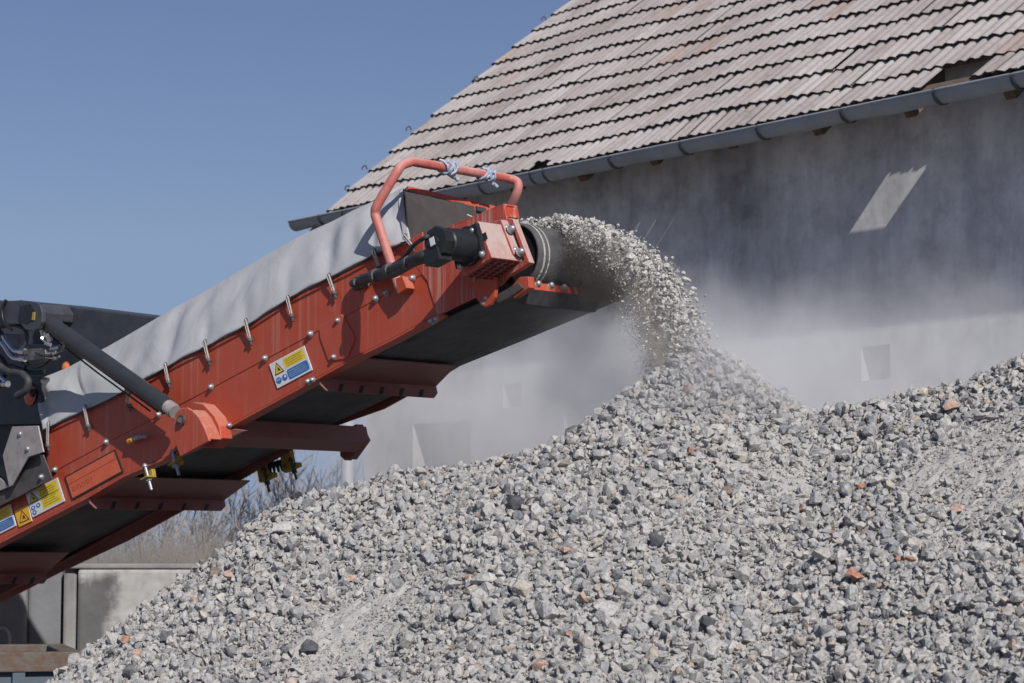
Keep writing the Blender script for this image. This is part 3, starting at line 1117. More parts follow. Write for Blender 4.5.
# seam line on the main plate: a shallow overlapping upper sheet
seam = MB()
plate(seam, [(49, 474), (55.6, 470.5), (107, 442.6), (159, 415.5), (211.6, 387.8), (265.5, 359), (311, 334.6), (376, 299.2), (425, 272.5), (424, 268), (376, 256), (326, 280.5), (291, 298), (256, 321), (215, 343), (180, 360), (149, 377.5), (126, 391), (84, 411), (43, 431)], -0.004, 0.0)
seam.build('upper_sheet', M['red'], near, bevel=0.0015)
acc = MB()
pix = [(319, 329), (321, 325.5), (336, 316.2), (340.5, 314.8), (343, 316), (354, 336), (354.5, 339), (348, 356), (346, 358.5), (331, 361), (328, 360), (320, 338)]
plate(acc, pix, -0.007, 0.0)
acc_o = acc.build('access_cover', M['red'], near, bevel=0.002)

# far side plate
far = MB()
pixf = [(-200, 705), (56, 574), (126.5, 541), (178, 513), (245, 477), (326, 429), (383, 409), (434, 381), (476, 355), (520, 324), (562, 297)]
bot = [P(x, y, BW) for x, y in pixf]
topw = [uw(P(x, y, 0.0))[1] for x, y in ((42, 424), (204, 338), (373, 248))]
tw = sum(topw) / 3
top = []
for p in reversed(bot):
    u_, w_ = uw(p)
    top.append(L(u_, tw - 0.02, BW))
poly = bot + top
far.prism(poly, [p + V * 0.012 for p in poly])
lip = [p - W * 0.004 for p in bot]
far.prism([lip[0], lip[-1], lip[-1] - V * 0.05, lip[0] - V * 0.05], [p + W * 0.006 for p in (lip[0], lip[-1], lip[-1] - V * 0.05, lip[0] - V * 0.05)])
far.build('side_panel', M['red_dusty_shaded'], crusher)

# belt: one closed loop
dc = P(515, 256, 0.06)
uc, wc = uw(dc)
R = 0.148
path = [(-4.2, wc + R - 0.005), (-1.5, wc + R - 0.004), (0.5, wc + R - 0.002), (uc - 0.2, wc + R)]
for an in np.linspace(pi / 2, -pi / 2, 22):
    path.append((uc + R * cos(an), wc + R * sin(an)))
for u_, w_ in ((1.84, -0.246), (1.44, -0.225), (1.02, -0.20), (0.6, -0.185), (0.0, -0.175), (-1.0, -0.17), (-2.0, -0.17), (-4.2, -0.17)):
    path.append((u_, w_))
bm_ = MB()
nb = 9
vs = []
for (u_, w_) in path:
    for j in range(nb):
        vs.append(L(u_, w_, 0.06 + (BW - 0.12) * j / (nb - 1)))
fs = []
for i in range(len(path) - 1):
    for j in range(nb - 1):
        a_ = i * nb + j
        fs.append((a_, a_ + 1, a_ + nb + 1, a_ + nb))
bm_.add(vs, fs)
belt = bm_.build('conveyor_belt', M['rubber'], crusher, smooth=30)
sd = belt.modifiers.new('thick', 'SOLIDIFY')
sd.thickness = 0.014
sd.offset = -1
# pale worn rings near the belt's edge
for v_, w2 in ((0.095, 0.006), (0.125, 0.004), (0.40, 0.006)):
    wm = MB()
    vs = []
    angs = np.linspace(pi / 2, -pi / 2 + 0.2, 24)
    for an in angs:
        for dv2 in (-w2, w2):
            vs.append(L(uc + (R + 0.002) * cos(an), wc + (R + 0.002) * sin(an), v_ + dv2))
    wm.add(vs, [(2 * i, 2 * i + 1, 2 * i + 3, 2 * i + 2) for i in range(len(angs) - 1)])
    wm.build('worn_stripe', M['fines'], belt)
# head pulley with end plates
dm = MB()
dm.tube([L(uc, wc, 0.07), L(uc, wc, BW - 0.07)], R - 0.018, 28)
dm.tube([L(uc, wc, 0.0), L(uc, wc, BW)], 0.035, 14)
dm.build('head_pulley', M['black'], crusher, smooth=40)

# drive box and bearing frame on the head plate
bx = MB()
plate(bx, [(449, 240), (478, 221), (492, 257.5), (463, 276)], -0.215, -0.005)
box = bx.build('drive_housing', M['red_box'], crusher, bevel=0.004)
slot = MB()
plate(slot, [(473, 231.5), (476.5, 231), (479.5, 240), (476, 240.5)], -0.2165, -0.214)
plate(slot, [(480, 235), (485.5, 232), (487.5, 239), (482, 242)], -0.2165, -0.214)
slot.build('slot', M['ink'], box)
gr = MB()   # perforated underside
qa = [P(491.5, 258.5, -0.21), P(463.5, 277, -0.21)]
for i in range(7):
    for j in range(4):
        s0 = (i + 0.15) / 7
        base_ = qa[0] + (qa[1] - qa[0]) * s0 + V * (0.02 + 0.045 * j)
        e1 = (qa[1] - qa[0]) / 7 * 0.6
        n_ = np.cross(e1, V)
        n_ /= np.linalg.norm(n_)
        if n_[2] > 0:
            n_ = -n_
        base_ = base_ + n_ * 0.002
        gr.prism([base_, base_ + e1, base_ + e1 + V * 0.028, base_ + V * 0.028], [x + n_ * 0.001 for x in (base_, base_ + e1, base_ + e1 + V * 0.028, base_ + V * 0.028)])
gr.build('vent_holes', M['ink'], box)
fr = MB()
for quad in ([(503, 220), (509.5, 218), (512, 224), (506, 227)], [(509.5, 218), (513, 219.5), (529.5, 262.5), (525.5, 264)], [(507, 269), (525, 260), (529.5, 262.5), (508, 276)]):
    plate(fr, quad, -0.035, 0.0)
plate(fr, [(490, 222), (501, 219.5), (514, 254), (507, 262)], -0.075, -0.03)
frame_o = fr.build('bearing_frame', M['red_box'], crusher, bevel=0.003)
bolts = MB()
ear = MB()
plate(ear, [(471, 283), (495, 272), (496, 283), (494.5, 297), (490, 304.5), (485, 307), (480, 304.5), (474, 294)], -0.045, -0.025)
ear.build('tension_lug', M['red'], crusher, bevel=0.003)
br = MB()
plate(br, [(494, 296), (518, 282.5), (523, 288), (507, 298.5), (497, 303)], -0.02, 0.0)
br_o = br.build('scraper_arm', M['galv_dark'], crusher, bevel=0.002)
sc = MB()
a0, a1 = P(523, 277, 0.03), P(523, 277, 0.03) + V * 0.50
sc.prism([a0, a1, a1 - W * 0.055, a0 - W * 0.055], [x - U * 0.03 for x in (a0, a1, a1 - W * 0.055, a0 - W * 0.055)])
plate(sc, [(508, 290), (519.5, 277), (528, 276.5), (529, 287.5), (514, 298)], -0.01, 0.03)
lp = MB()
b0_, b1_ = a0 - W * 0.056, a1 - W * 0.056
lp.prism([b0_, b1_, b1_ - W * 0.05 - U * 0.05, b0_ - W * 0.05 - U * 0.05], [x - U * 0.012 for x in (b0_, b1_, b1_ - W * 0.05 - U * 0.05, b0_ - W * 0.05 - U * 0.05)])
lp.build('scraper_lip', M['hose'], crusher)
sc_o = sc.build('belt_scraper', M['red'], crusher, bevel=0.003)
for s in (0.085, 0.17, 0.255):
    bl = MB()
    bl.dome(a0 + V * s - W * 0.025, U, 0.015, 0.02)
    bl.build('bolt', M['zinc'], sc_o, smooth=40)

# drive motor
mc0 = P(470, 246.5, -0.216)
mo = MB()
dirm = -V
mo.tube([mc0, mc0 + dirm * 0.0222], 0.088, 20)
mo.tube([mc0 + dirm * 0.0222, mc0 + dirm * 0.0237, mc0 + dirm * 0.1480, mc0 + dirm * 0.1554], [0.072, 0.074, 0.068, 0.062], 22)
mo.tube([mc0 + dirm * 0.1554, mc0 + dirm * 0.1665, mc0 + dirm * 0.2109, mc0 + dirm * 0.2146], [0.066, 0.070, 0.070, 0.055], 8)
mo.tube([mc0 + dirm * 0.2146, mc0 + dirm * 0.2294], 0.028, 10)
mo.hexa(mc0 + dirm * 0.0148, U * 0.085, W * 0.075, V * 0.012)
mo.hexa(mc0 + dirm * 0.1850 - W * 0.05 - U * 0.03, U * 0.045, W * 0.035, V * 0.04)
motor = mo.build('drive_motor', M['black'], crusher, smooth=35)
mt_ = MB()
cpl = mc0 + dirm * 0.2305
mt_.hexa(cpl, U * 0.014, W * 0.018, V * 0.001)
mt_.build('rating_plate', M['white'], motor)
for (px, py) in ((473.2, 230.6), (482.4, 254), (460.6, 266), (455, 239)):
    bl = MB()
    bl.dome(P(px, py, -0.232), -V, 0.014, 0.018)
    bl.build('bolt', M['zinc'], motor, smooth=40)
hs = MB()
e0 = mc0 + dirm * 0.196
pth = [e0 - U * 0.05 - W * 0.03, P(418, 257, -0.42), P(400, 266, -0.30), P(385, 272, -0.20), P(368, 277, -0.12), P(359, 281, -0.04)]
hs.tube(smooth_path(pth), 0.022, 10)
pth = [e0 - U * 0.05 - W * 0.055, P(416, 262, -0.40), P(396, 273, -0.26), P(380, 277, -0.17), P(366, 280, -0.10), P(360, 283, -0.03)]
hs.tube(smooth_path(pth), 0.018, 10)
hs.build('hydraulic_hose', M['hose'], motor, smooth=50)
hs = MB()
pth = [e0 - U * 0.04 + W * 0.045, P(425, 237.5, -0.44), P(414, 245, -0.38), P(403, 258, -0.30), P(391, 266, -0.2), P(374, 274, -0.1), P(360, 276, -0.05)]
hs.tube(smooth_path(pth), 0.010, 8)
hs.build('hydraulic_hose', M['hose'], motor, smooth=50)
for (xa, ya, va), (xb, yb, vb) in (((391, 269, -0.235), (387, 271, -0.215)), ((377, 275, -0.165), (374, 276, -0.150)), ((410, 262, -0.365), (407, 263.5, -0.35))):
    bd = MB()
    bd.tube([P(xa, ya, va), P(xb, yb, vb)], 0.031, 10)
    bd.build('hose_band', M['galv_dark'], crusher, smooth=40)
cl = MB()
for (px, py) in ((361, 279), (357, 282), (366, 283)):
    cl.tube([P(px, py, -0.06), P(px - 4, py + 1.5, -0.03)], 0.02, 8)
cl.hexa(P(362, 283, -0.02), U * 0.05, W * 0.02, V * 0.02)
cl.build('hose_fitting', M['galv_dark'], crusher, smooth=40)

# hand rail over the head
hr = MB()
vf = 0.76
pth = [P(402, 291, -0.035), P(398, 284, -0.04), P(391, 263, -0.05), P(377.5, 222, -0.05), P(375.3, 213, -0.05), P(377.8, 204, -0.05),
       P(396, 173.5, 0.0), P(402, 165.5, 0.03), P(412, 161.5, 0.09)]
h1 = smooth_path(pth, 5)
qa = P(412, 161.5, 0.09)
qb = P(508, 178.5, vf)
pth2 = [qa + (qb - qa) * s for s in (0.12, 0.5, 0.9, 1.0)] + [P(516.5, 181.5, vf + .03), P(518.2, 188, vf + .03), P(515, 197, vf + .03), P(508, 212, vf + .05), P(502, 228, vf + .07)]
hr.tube(h1[:-1] + smooth_path([qa] + pth2, 5), 0.0225, 12)
rail = hr.build('hand_rail', M['red_rail'], crusher, smooth=50)
ft = MB()
plate(ft, [(393, 279), (402, 276), (407, 288), (398, 294)], -0.06, -0.006)
ft.build('rail_socket', M['red'], crusher, bevel=0.003)
for (px, sft) in ((448, 0.36), (487, 0.77)):
    rg_ = MB()
    c = qa + (qb - qa) * sft
    dr_ = (qb - qa) / np.linalg.norm(qb - qa)
    rnd = random.Random(px)
    for k in range(6):
        ctr = c + dr_ * rnd.uniform(-0.03, 0.03)
        pts = []
        ph = rnd.uniform(0, 6)
        for a_ in np.linspace(0, 2 * pi, 10):
            rad = 0.026 + rnd.uniform(0, 0.008)
            e2 = np.array([0, 0, 1.0])
            e3 = np.cross(dr_, e2)
            pts.append(ctr + dr_ * 0.02 * sin(a_ + ph) + rad * (e2 * cos(a_) + e3 * sin(a_)))
        rg_.tube(pts, 0.007, 6)
    tail = [c - np.array([0, 0, .02]), c + dr_ * 0.04 - np.array([0, 0, .035]), c + dr_ * 0.075 - np.array([0, 0, .05])]
    rg_.tube(smooth_path(tail), [0.014] * 8 + [0.010] * 5, 6)
    rg_.build('rag_tie', M['rag'], rail, smooth=60)

# tarpaulin
low = [(42.5, 431.5), (64, 421.5), (84, 412), (106, 403), (126, 391.5), (149, 378.5), (180, 361), (215, 343.5), (256, 321.5), (291, 298.5), (326, 280.5), (350, 269.5), (373, 256.5), (392, 249), (410, 241)]
topc = [(37, 381), (46, 376), (67, 367), (107, 346.5), (141, 326.5), (175, 307), (200, 293), (225, 279), (262, 256.5), (295, 238), (330, 221.5), (352, 210.5), (375, 200), (393, 192), (404, 187)]
VT = 0.22
tm = MB()
nu, nk = 220, 32
TIES = [47.7, 84.3, 126, 164.6, 204, 245, 287, 328, 373.5, 404]
vs = []
xs_l = [p[0] for p in low]
lens = np.linspace(0, 1, len(low))
rt = np.random.default_rng(3)
wr = rt.uniform(0, 6.28, 12)
clipf = []
for i in range(nu + 1):
    f_ = i / nu
    lp = P(np.interp(f_, lens, [p[0] for p in low]), np.interp(f_, lens, [p[1] for p in low]), -0.018)
    tp = P(np.interp(f_, lens, [p[0] for p in topc]), np.interp(f_, lens, [p[1] for p in topc]), VT)
    ul, wl = uw(lp)
    ut, wt = uw(tp)
    fpt = L(ut * 0.5 + ul * 0.5 + 0.05, tw + 0.02, BW + 0.02)
    crest = L(ut + 0.0, wt - 0.015, VT + 0.10)
    for j in range(nk + 1):
        g_ = j / nk
        if g_ < 0.6:
            h_ = g_ / 0.6
            p = lp + (tp - lp) * h_
            # belly and folds of the near face
            belly = -0.020 * sin(pi * h_) + 0.006 * sin(17 * f_ + 3 * h_ + wr[0]) * sin(pi * h_) + 0.0035 * sin(41 * f_ - 5 * h_ + wr[1]) * sin(pi * h_ * 0.9)
            belly += 0.008 * sin(90 * f_ + wr[2]) * (1 - h_) * h_ * 2
            if f_ < 0.16:
                belly += 0.014 * sin(f_ / 0.16 * pi * 2.0 + h_ * 2.2) * sin(pi * h_)
            nn = np.cross(tp - lp, U)
            nn /= np.linalg.norm(nn)
            if np.dot(nn, V) > 0:
                nn = -nn
            xpx = np.interp(f_, lens, xs_l)
            kk_ = int(np.searchsorted(TIES, xpx))
            if 0 < kk_ < len(TIES):
                fr2 = (xpx - TIES[kk_ - 1]) / (TIES[kk_] - TIES[kk_ - 1])
                lift = 0.016 * sin(pi * fr2)
                p = p + W * lift * (1 - h_) ** 2
                dmin = min(fr2, 1 - fr2)
                belly += 0.016 * math.exp(-(dmin / (0.10 + 0.25 * h_)) ** 2) * (1 - h_) ** 0.7 * min(1.0, h_ * 3 + .3)
            belly += 0.006 * sin(29 * f_ + 4.5 * h_ + wr[3]) * sin(pi * h_) * (0.5 + 0.5 * sin(7 * f_ + wr[4]))
            belly += 0.003 * sin(67 * f_ - 9 * h_ + wr[5]) * sin(pi * h_) * (0.5 + 0.5 * sin(11 * f_ + wr[6]))
            p = p - nn * belly * 1.0 * min(1.0, h_ * 2.5)
        elif g_ < 0.72:
            h_ = (g_ - 0.6) / 0.12
            p = tp + (crest - tp) * h_ + W * 0.012 * sin(pi * h_)
        else:
            h_ = (g_ - 0.72) / 0.28
            p = crest + (fpt - crest) * h_
        vs.append(p)
fs = []
for i in range(nu):
    for j in range(nk):
        a_ = i * (nk + 1) + j
        fs.append((a_, a_ + 1, a_ + nk + 2, a_ + nk + 1))
# lower-left end flap closes the tunnel
tm.add(vs, fs)
tarp = tm.build('tarpaulin', M['tarp'], crusher, smooth=70)
sd = tarp.modifiers.new('thick', 'SOLIDIFY')
sd.thickness = 0.006
tarp_hem = MB()
hem = [P(x, y - 1, -0.022) for x, y in low]
tarp_hem.tube(hem, 0.005, 6)
tarp_hem.build('hem', M['hose'], tarp)
for (x0, y0, x1, y1) in ((47.7, 424, 47.5, 446), (84.3, 407, 88, 426.5), (126, 389, 129, 406), (164.6, 365, 168.3, 382.5), (204, 342, 208.5, 360.5), (245, 321, 250, 340),
                         (287, 298, 291.5, 316), (328, 276, 334, 293), (373.5, 251.5, 379, 268), (404, 236.5, 412.5, 246.5)):
    cm = MB()
    a = P(x0, y0, -0.035)
    b = P(x1, y1, -0.02)
    s1 = U * 0.007
    cm.tube(smooth_path([a - s1, a + W * 0.008, a + s1, (a + b) / 2 + s1 * .8, b + s1 * 0.6, b - W * .006, b - s1 * .6, (a + b) / 2 - s1 * .8, a - s1], 4), 0.0048, 6, 0)
    cm.dome(a - V * -0.006, -V, 0.013, 0.008, 1)
    cm.dome(b + V * 0.008, -V, 0.013, 0.022, 1)
    cm.tube([b, b - W * 0.03 + U * .006], 0.006, 6, 1)
    cm.build('bungee_tie', [M['rope'], M['galv_dark']], tarp, smooth=50)

# rubber curtain inside the tarpaulin's mouth
cu = MB()
t0, t1 = P(404, 188, VT), P(491, 208, BW - 0.03)
dn = -W * 0.42
cu.prism([P(406, 195, 0.03), t0, t1, t1 - W * 0.25, P(410, 250, 0.03)], [x - U * 0.008 for x in (P(406, 195, 0.03), t0, t1, t1 - W * 0.25, P(410, 250, 0.03))])
cu.build('rubber_curtain', simple('dusty_rubber_shaded', (0.075, 0.066, 0.062), (0.05, 0.044, 0.042), 0.85, 8), crusher)  # rubber coloured darker to stand for the shade inside the mouth
cb = MB()
cb.prism([t0 + U * .01, t1 + U * .01, t1 + U * .01 - W * 0.052, t0 + U * .01 - W * 0.06], [x + U * 0.02 for x in (t0 + U * .01, t1 + U * .01, t1 + U * .01 - W * 0.052, t0 + U * .01 - W * 0.06)])
cb_o = cb.build('curtain_beam', M['red'], crusher, bevel=0.003)
for s in (0.28, 0.55, 0.80):
    c = t0 + (t1 - t0) * s + U * 0.034 - W * 0.045
    km = MB()
    km.hexa(c, (t1 - t0) / np.linalg.norm(t1 - t0) * 0.03, W * 0.012, U * 0.008)
    km.build('clamp', M['chassis'], cb_o)

# cross members and return roller guards under the belt
cr = MB()
a = P(217, 431, 0.0)
u0, w0 = uw(a)
plate(cr, [(190, 447), (227, 427.5), (246, 430.5), (209, 448)], 0.0, 0.02)
pr = [(u0 - 0.02, w0 + 0.012), (u0 + 0.10, w0 + 0.03), (u0 + 0.10, w0 - 0.06), (u0 - 0.02, w0 - 0.075)]
sec = [L(u_, w_, 0.0) for u_, w_ in pr]
cr.prism(sec, [p + V * 0.93 for p in sec])
cbar = cr.build('cross_beam', M['red_dusty_shaded'], crusher, bevel=0.004)
ce = MB()
sec = [P(x, y, 0.93) for x, y in ((345, 429), (356, 424), (364, 440), (350, 459.5), (347, 457), (344.5, 460.5), (340, 456), (339, 437))]
ce.prism(sec, [p + V * 0.05 for p in sec])
ce.build('end_cap', M['red_dusty_shaded'], cbar, bevel=0.003)


def roller_guard(pxa, pxb, va, vb, vc, nsl, mat):
    """sheet under the belt from pixel pxa (upper end) to pxb, with a scalloped flange that hangs from its lower edge"""
    gm_ = MB()
    A0, B0 = P(*pxa, 0.0), P(*pxb, 0.0)
    ua, ub = uw(A0)[0], uw(B0)[0]
    w_ = -0.222
    q = [L(ua, w_, 0.0), L(ua, w_, va), L(ub, w_ - 0.004, vb), L(ub, w_ - 0.004, 0.0)]
    gm_.prism(q, [p + W * 0.006 for p in q])
    fl_ = [L(ub, w_ - 0.005, 0.0)]
    m_ = nsl * 8
    for k in range(m_ + 1):
        v_ = vb * (0.04 + 0.96 * k / m_)
        fl_.append(L(ub, w_ - 0.005 + 0.020 * abs(sin(pi * nsl * k / m_)) ** 3, v_))
    dp_ = 0.066
    fl_ += [L(ub, w_ - dp_ * 0.6, vb), L(ub, w_ - dp_, vb * vc), L(ub, w_ - dp_, 0.03), L(ub, w_ - dp_ * 0.6, 0.0)]
    gm_.prism(fl_, [p + U * 0.006 for p in fl_])
    o_ = gm_.build('roller_guard', mat, crusher)
    for k in range(nsl):
        v_ = vb * vc * (k + 0.95) / (nsl + 0.6)
        sm_ = MB()
        c = L(ub + 0.0075, w_ - dp_ * 0.72, v_)
        e1, e2 = V * 0.011, W * 0.020
        q = [c - e1 - e2 - V * .012, c + e1 - e2 - V * .012, c + e1 + e2 + V * 0.012, c - e1 + e2 + V * 0.012]
        sm_.prism(q, [p + U * 0.002 for p in q])
        sm_.build('slot', M['black'], o_)
    return o_


roller_guard((356, 357), (318, 376), 0.66, 0.78, 0.96, 5, M['red_dusty_shaded'])
roller_guard((125, 476), (88, 496), 0.84, 0.92, 0.96, 5, M['red_dusty_shaded'])
roller_guard((-20, 555), (-60, 574), 0.60, 0.72, 0.96, 5, M['red_dusty_shaded'])
# return rollers inside the loop
for u_ in (0.86, -0.93, -2.3):
    rr_ = MB()
    rr_.tube([L(u_, -0.15, 0.03), L(u_, -0.15, BW - 0.03)], 0.02, 12)
    rr_.build('return_roller', M['black'], crusher, smooth=40)

# cylinder bracket
bk = MB()
cheek = [(173.8, 424), (175, 414), (180, 408.5), (187, 407.5), (192.5, 411), (198.5, 417), (204, 427.5), (208, 437.5), (209, 441), (180, 456.7), (175.5, 444)]
plate(bk, cheek, -0.17, -0.155)
plate(bk, [(193, 402), (203, 404), (214, 416), (219, 426), (221, 438), (212, 448), (190, 447), (188, 420)], -0.075, -0.0)
plate(bk, [(192, 409.5), (198.5, 417), (204, 427.5), (208.5, 439), (206, 440), (196, 418)], -0.155, -0.07)
bk_o = bk.build('cylinder_bracket', M['red'], crusher, bevel=0.004)
pin = MB()
pin.tube([P(180, 420, -0.185), P(180, 420, -0.185) + V * 0.19], 0.027, 16)
pin.tube([P(180, 420, -0.192), P(180, 420, -0.187)], 0.014, 12)
pin.build('pivot_pin', M['galv_dark'], bk_o, smooth=40)
# hydraulic cylinder
cy = MB()
c0, c1 = P(40, 317, -0.115), P(174, 411, -0.115)
dv = (c1 - c0) / np.linalg.norm(c1 - c0)
cy.tube([c0 - dv * 0.05, c0, c0 + dv * 0.02, c1 - dv * 0.06, c1 - dv * 0.055], [0.03, 0.046, 0.044, 0.044, 0.036], 20)
cyl = cy.build('hydraulic_cylinder', M['strut'], crusher, smooth=40)
rd = MB()
rd.tube([c1 - dv * 0.06, c1 + dv * 0.01], 0.034, 16)
for k in range(4):
    rd.tube([c1 - dv * (0.055 - 0.014 * k), c1 - dv * (0.048 - 0.014 * k)], 0.038, 16)
rd.tube([P(180, 420, -0.15), P(180, 420, -0.15) + V * 0.06], 0.048, 16)
rd.build('rod_end', M['galv'], cyl, smooth=40)
ln = MB()
ln.tube([P(58, 338, -0.10), P(100, 369, -0.10), P(158, 411, -0.08)], 0.008, 8)
ln.tube([P(54, 339, -0.09), P(98, 373, -0.09), P(150, 411, -0.07)], 0.005, 8)
ln.build('hydraulic_line', M['black'], cyl, smooth=50)
boss = MB()
plate(boss, [(-80, 318), (-40, 303), (0, 301.5), (20, 300), (34, 301.5), (39.5, 304.5), (42, 312), (41.5, 322), (38, 328.5), (33, 331.5), (25, 330), (20, 324), (-80, 332)], -0.19, -0.16)
plate(boss, [(17, 303), (36, 303), (40, 312), (36, 327), (28, 329), (17, 322)], -0.16, 0.0)
boss.build('cylinder_mount', M['chassis'], crusher, bevel=0.006)
bs = MB()
plate(bs, [(20, 306), (30, 304), (34, 310), (32, 320), (27, 324), (18, 321)], -0.193, -0.188)
bs.build('mount_recess', M['black'], crusher)
bs = MB()
plate(bs, [(32.5, 312), (34.5, 312), (34, 320), (31.5, 320)], -0.196, -0.19)
bs.build('grease_cap', M['olive'], crusher)

# dark machine body behind the conveyor
ch = MB()
plate(ch, [(-300, 292), (28, 301), (162, 317.5), (230, 335), (230, 380), (110, 378), (60, 398), (-300, 430)], 1.05, 1.5)
plate(ch, [(40, 302.5), (56, 304), (61, 313), (60, 322), (40, 322)], 0.95, 1.05)
ch.build('machine_body', M['chassis'], crusher, bevel=0.01)
ch = MB()
plate(ch, [(-300, 372), (41, 377), (41, 424), (-300, 430)], 0.10, 0.16)
ch.build('body_panel', M['chassis'], crusher, bevel=0.004)
ch = MB()
plate(ch, [(-300, 335), (60, 345), (140, 352), (150, 372), (60, 380), (-300, 380)], 0.5, 0.55)
plate(ch, [(-300, 428), (46, 424), (30, 520), (-300, 640)], 0.16, 0.9)
ch.build('inner_frame', M['black'], crusher, bevel=0.004)
# crawler and hull out of frame on the left carry everything
ch = MB()
hc = P(-420, 560, 0.45)
zc_ = 0.95
Uh = np.array([cos(A_H), -sin(A_H), 0])
ch.hexa((hc[0], hc[1], 1.35), Uh * 1.2, V * 0.75, np.array([0, 0, 0.5]))
ch.build('hull', M['red'], crusher, bevel=0.02)
for sgn in (-1, 1):
    tk = MB()
    pts2 = []
    for an in np.linspace(pi / 2, 3 * pi / 2, 9):
        pts2.append((-1.2 + 0.4 * cos(an), 0.42 + 0.4 * sin(an)))
    for an in np.linspace(-pi / 2, pi / 2, 9):
        pts2.append((1.2 + 0.4 * cos(an), 0.42 + 0.4 * sin(an)))
    ctr = np.array([hc[0], hc[1], 0.0]) + V * sgn * 0.75
    a = [ctr + Uh * x_ + np.array([0, 0, z_ - 0.02]) - V * 0.17 for x_, z_ in pts2]
    tk.prism(a, [p + V * 0.34 for p in a])
    tk.build('crawler_track', M['black'], crusher)

# hydraulic valves and pipes on the left
vb = MB()
plate(vb, [(26, 349), (45, 348), (46, 359), (28, 361)], -0.14, -0.06)
plate(vb, [(-10, 334), (18, 334), (19, 347), (-10, 347)], -0.08, -0.02)
vb.build('valve_block', simple('valve_grey', (0.16, 0.16, 0.17), None, 0.5, 30, metal=0.4), crusher, bevel=0.004)
for pts_ in ([(3, 336), (6, 341), (13, 349.5), (18, 351.5), (25, 351.5)], [(0, 341), (4, 346), (9.5, 354.5), (15, 358.5), (25, 358.8)], [(-4, 374), (2, 378), (8, 384)]):
    pm = MB()
    pm.tube(smooth_path([P(x, y, -0.17) for x, y in pts_]), 0.012, 10)
    pm.tube([P(pts_[-1][0] - 5, pts_[-1][1], -0.17), P(*pts_[-1], -0.17)], 0.018, 8)
    pm.build('steel_pipe', M['chrome'], crusher, smooth=50)
for pts_, r_ in (([(-10, 330), (4, 326), (15, 325), (24, 329), (27, 337), (25, 345), (21, 350)], 0.012), ([(-14, 318), (-4, 328), (3, 336)], 0.016),
                 ([(0, 366), (10, 372), (20, 373), (28, 380), (26, 390), (17, 396)], 0.02), ([(-20, 395), (-5, 388), (4, 380)], 0.02), ([(36, 352), (48, 356), (60, 353), (64, 346)], 0.009)):
    pm = MB()
    pm.tube(smooth_path([P(x, y, -0.15) for x, y in pts_]), r_, 10)
    pm.build('hydraulic_hose', M['hose'], crusher, smooth=50)
for pts_, r_, v_ in (([(-12, 352), (0, 357), (6, 366), (4, 376), (-8, 382)], 0.014, -0.13), ([(22, 362), (34, 367), (44, 365), (52, 358)], 0.008, -0.12),
                     ([(6, 300), (2, 310), (4, 322), (12, 330)], 0.009, -0.2), ([(28, 362), (24, 372), (32, 384), (40, 388)], 0.010, 0.05), ([(-10, 362), (12, 366), (30, 372), (44, 372)], 0.012, 0.06)):
    pm = MB()
    pm.tube(smooth_path([P(x, y, v_) for x, y in pts_]), r_, 8)
    pm.build('hydraulic_hose', M['black'], crusher, smooth=50)
fm_ = MB()
for (x, y, x2, y2, r_) in ((42, 329, 44, 337, .014), (47, 333, 50, 341, .016), (45, 343, 51, 345, .012), (50, 349, 58, 347, .008), (46, 357, 54, 358, .009), (54, 351, 57, 358, .02), (41, 338, 46, 341, .012)):
    fm_.tube([P(x, y, -0.15), P(x2, y2, -0.13)], r_, 8)
fm_.build('pipe_fitting', M['chrome'], crusher, smooth=40)
rf_ = MB()
rf_.dome(P(30, 395, 0.09), -V, 0.045, 0.02, 0)
rfo = rf_.build('tail_light', M['reflector'], crusher, smooth=40)
rf_ = MB()
rf_.dome(P(33, 393, 0.065), -V, 0.02, 0.02, 0)
rf_.build('lamp_centre', M['black'], rfo, smooth=40)
rf_ = MB()
rf_.dome(P(66, 368, 0.48), -V, 0.03, 0.02, 0)
rf_.build('side_light', simple('amber_lens', (0.7, 0.2, 0.06), None, 0.3, 30), crusher, smooth=40)

# galvanised guard plates
gp = MB()
plate(gp, [(12, 426.6), (38, 425.7), (43.5, 452), (28, 457), (12, 485.4), (9, 487), (2.6, 455.6)], -0.10, -0.092)
gp_o = gp.build('guard_plate', M['galv'], crusher, bevel=0.002)
gp2 = MB()
plate(gp2, [(28.5, 458), (43, 454.5), (52, 478.5), (18, 497), (-40, 525), (-40, 508), (9, 487), (13, 484)], -0.06, -0.052)
gp2.build('guard_plate', M['galv_dark'], crusher, bevel=0.002)
gp3 = MB()
plate(gp3, [(-60, 470), (0, 478), (9, 487), (-40, 506), (-60, 510)], -0.08, -0.072)
gp3.build('guard_plate', M['galv'], crusher, bevel=0.002)
for (px, py) in ((20, 434), (27.5, 449)):
    bl = MB()
    bl.dome(P(px, py, -0.10), -V, 0.015, 0.012)
    bl.build('bolt', M['zinc'], gp_o, smooth=40)

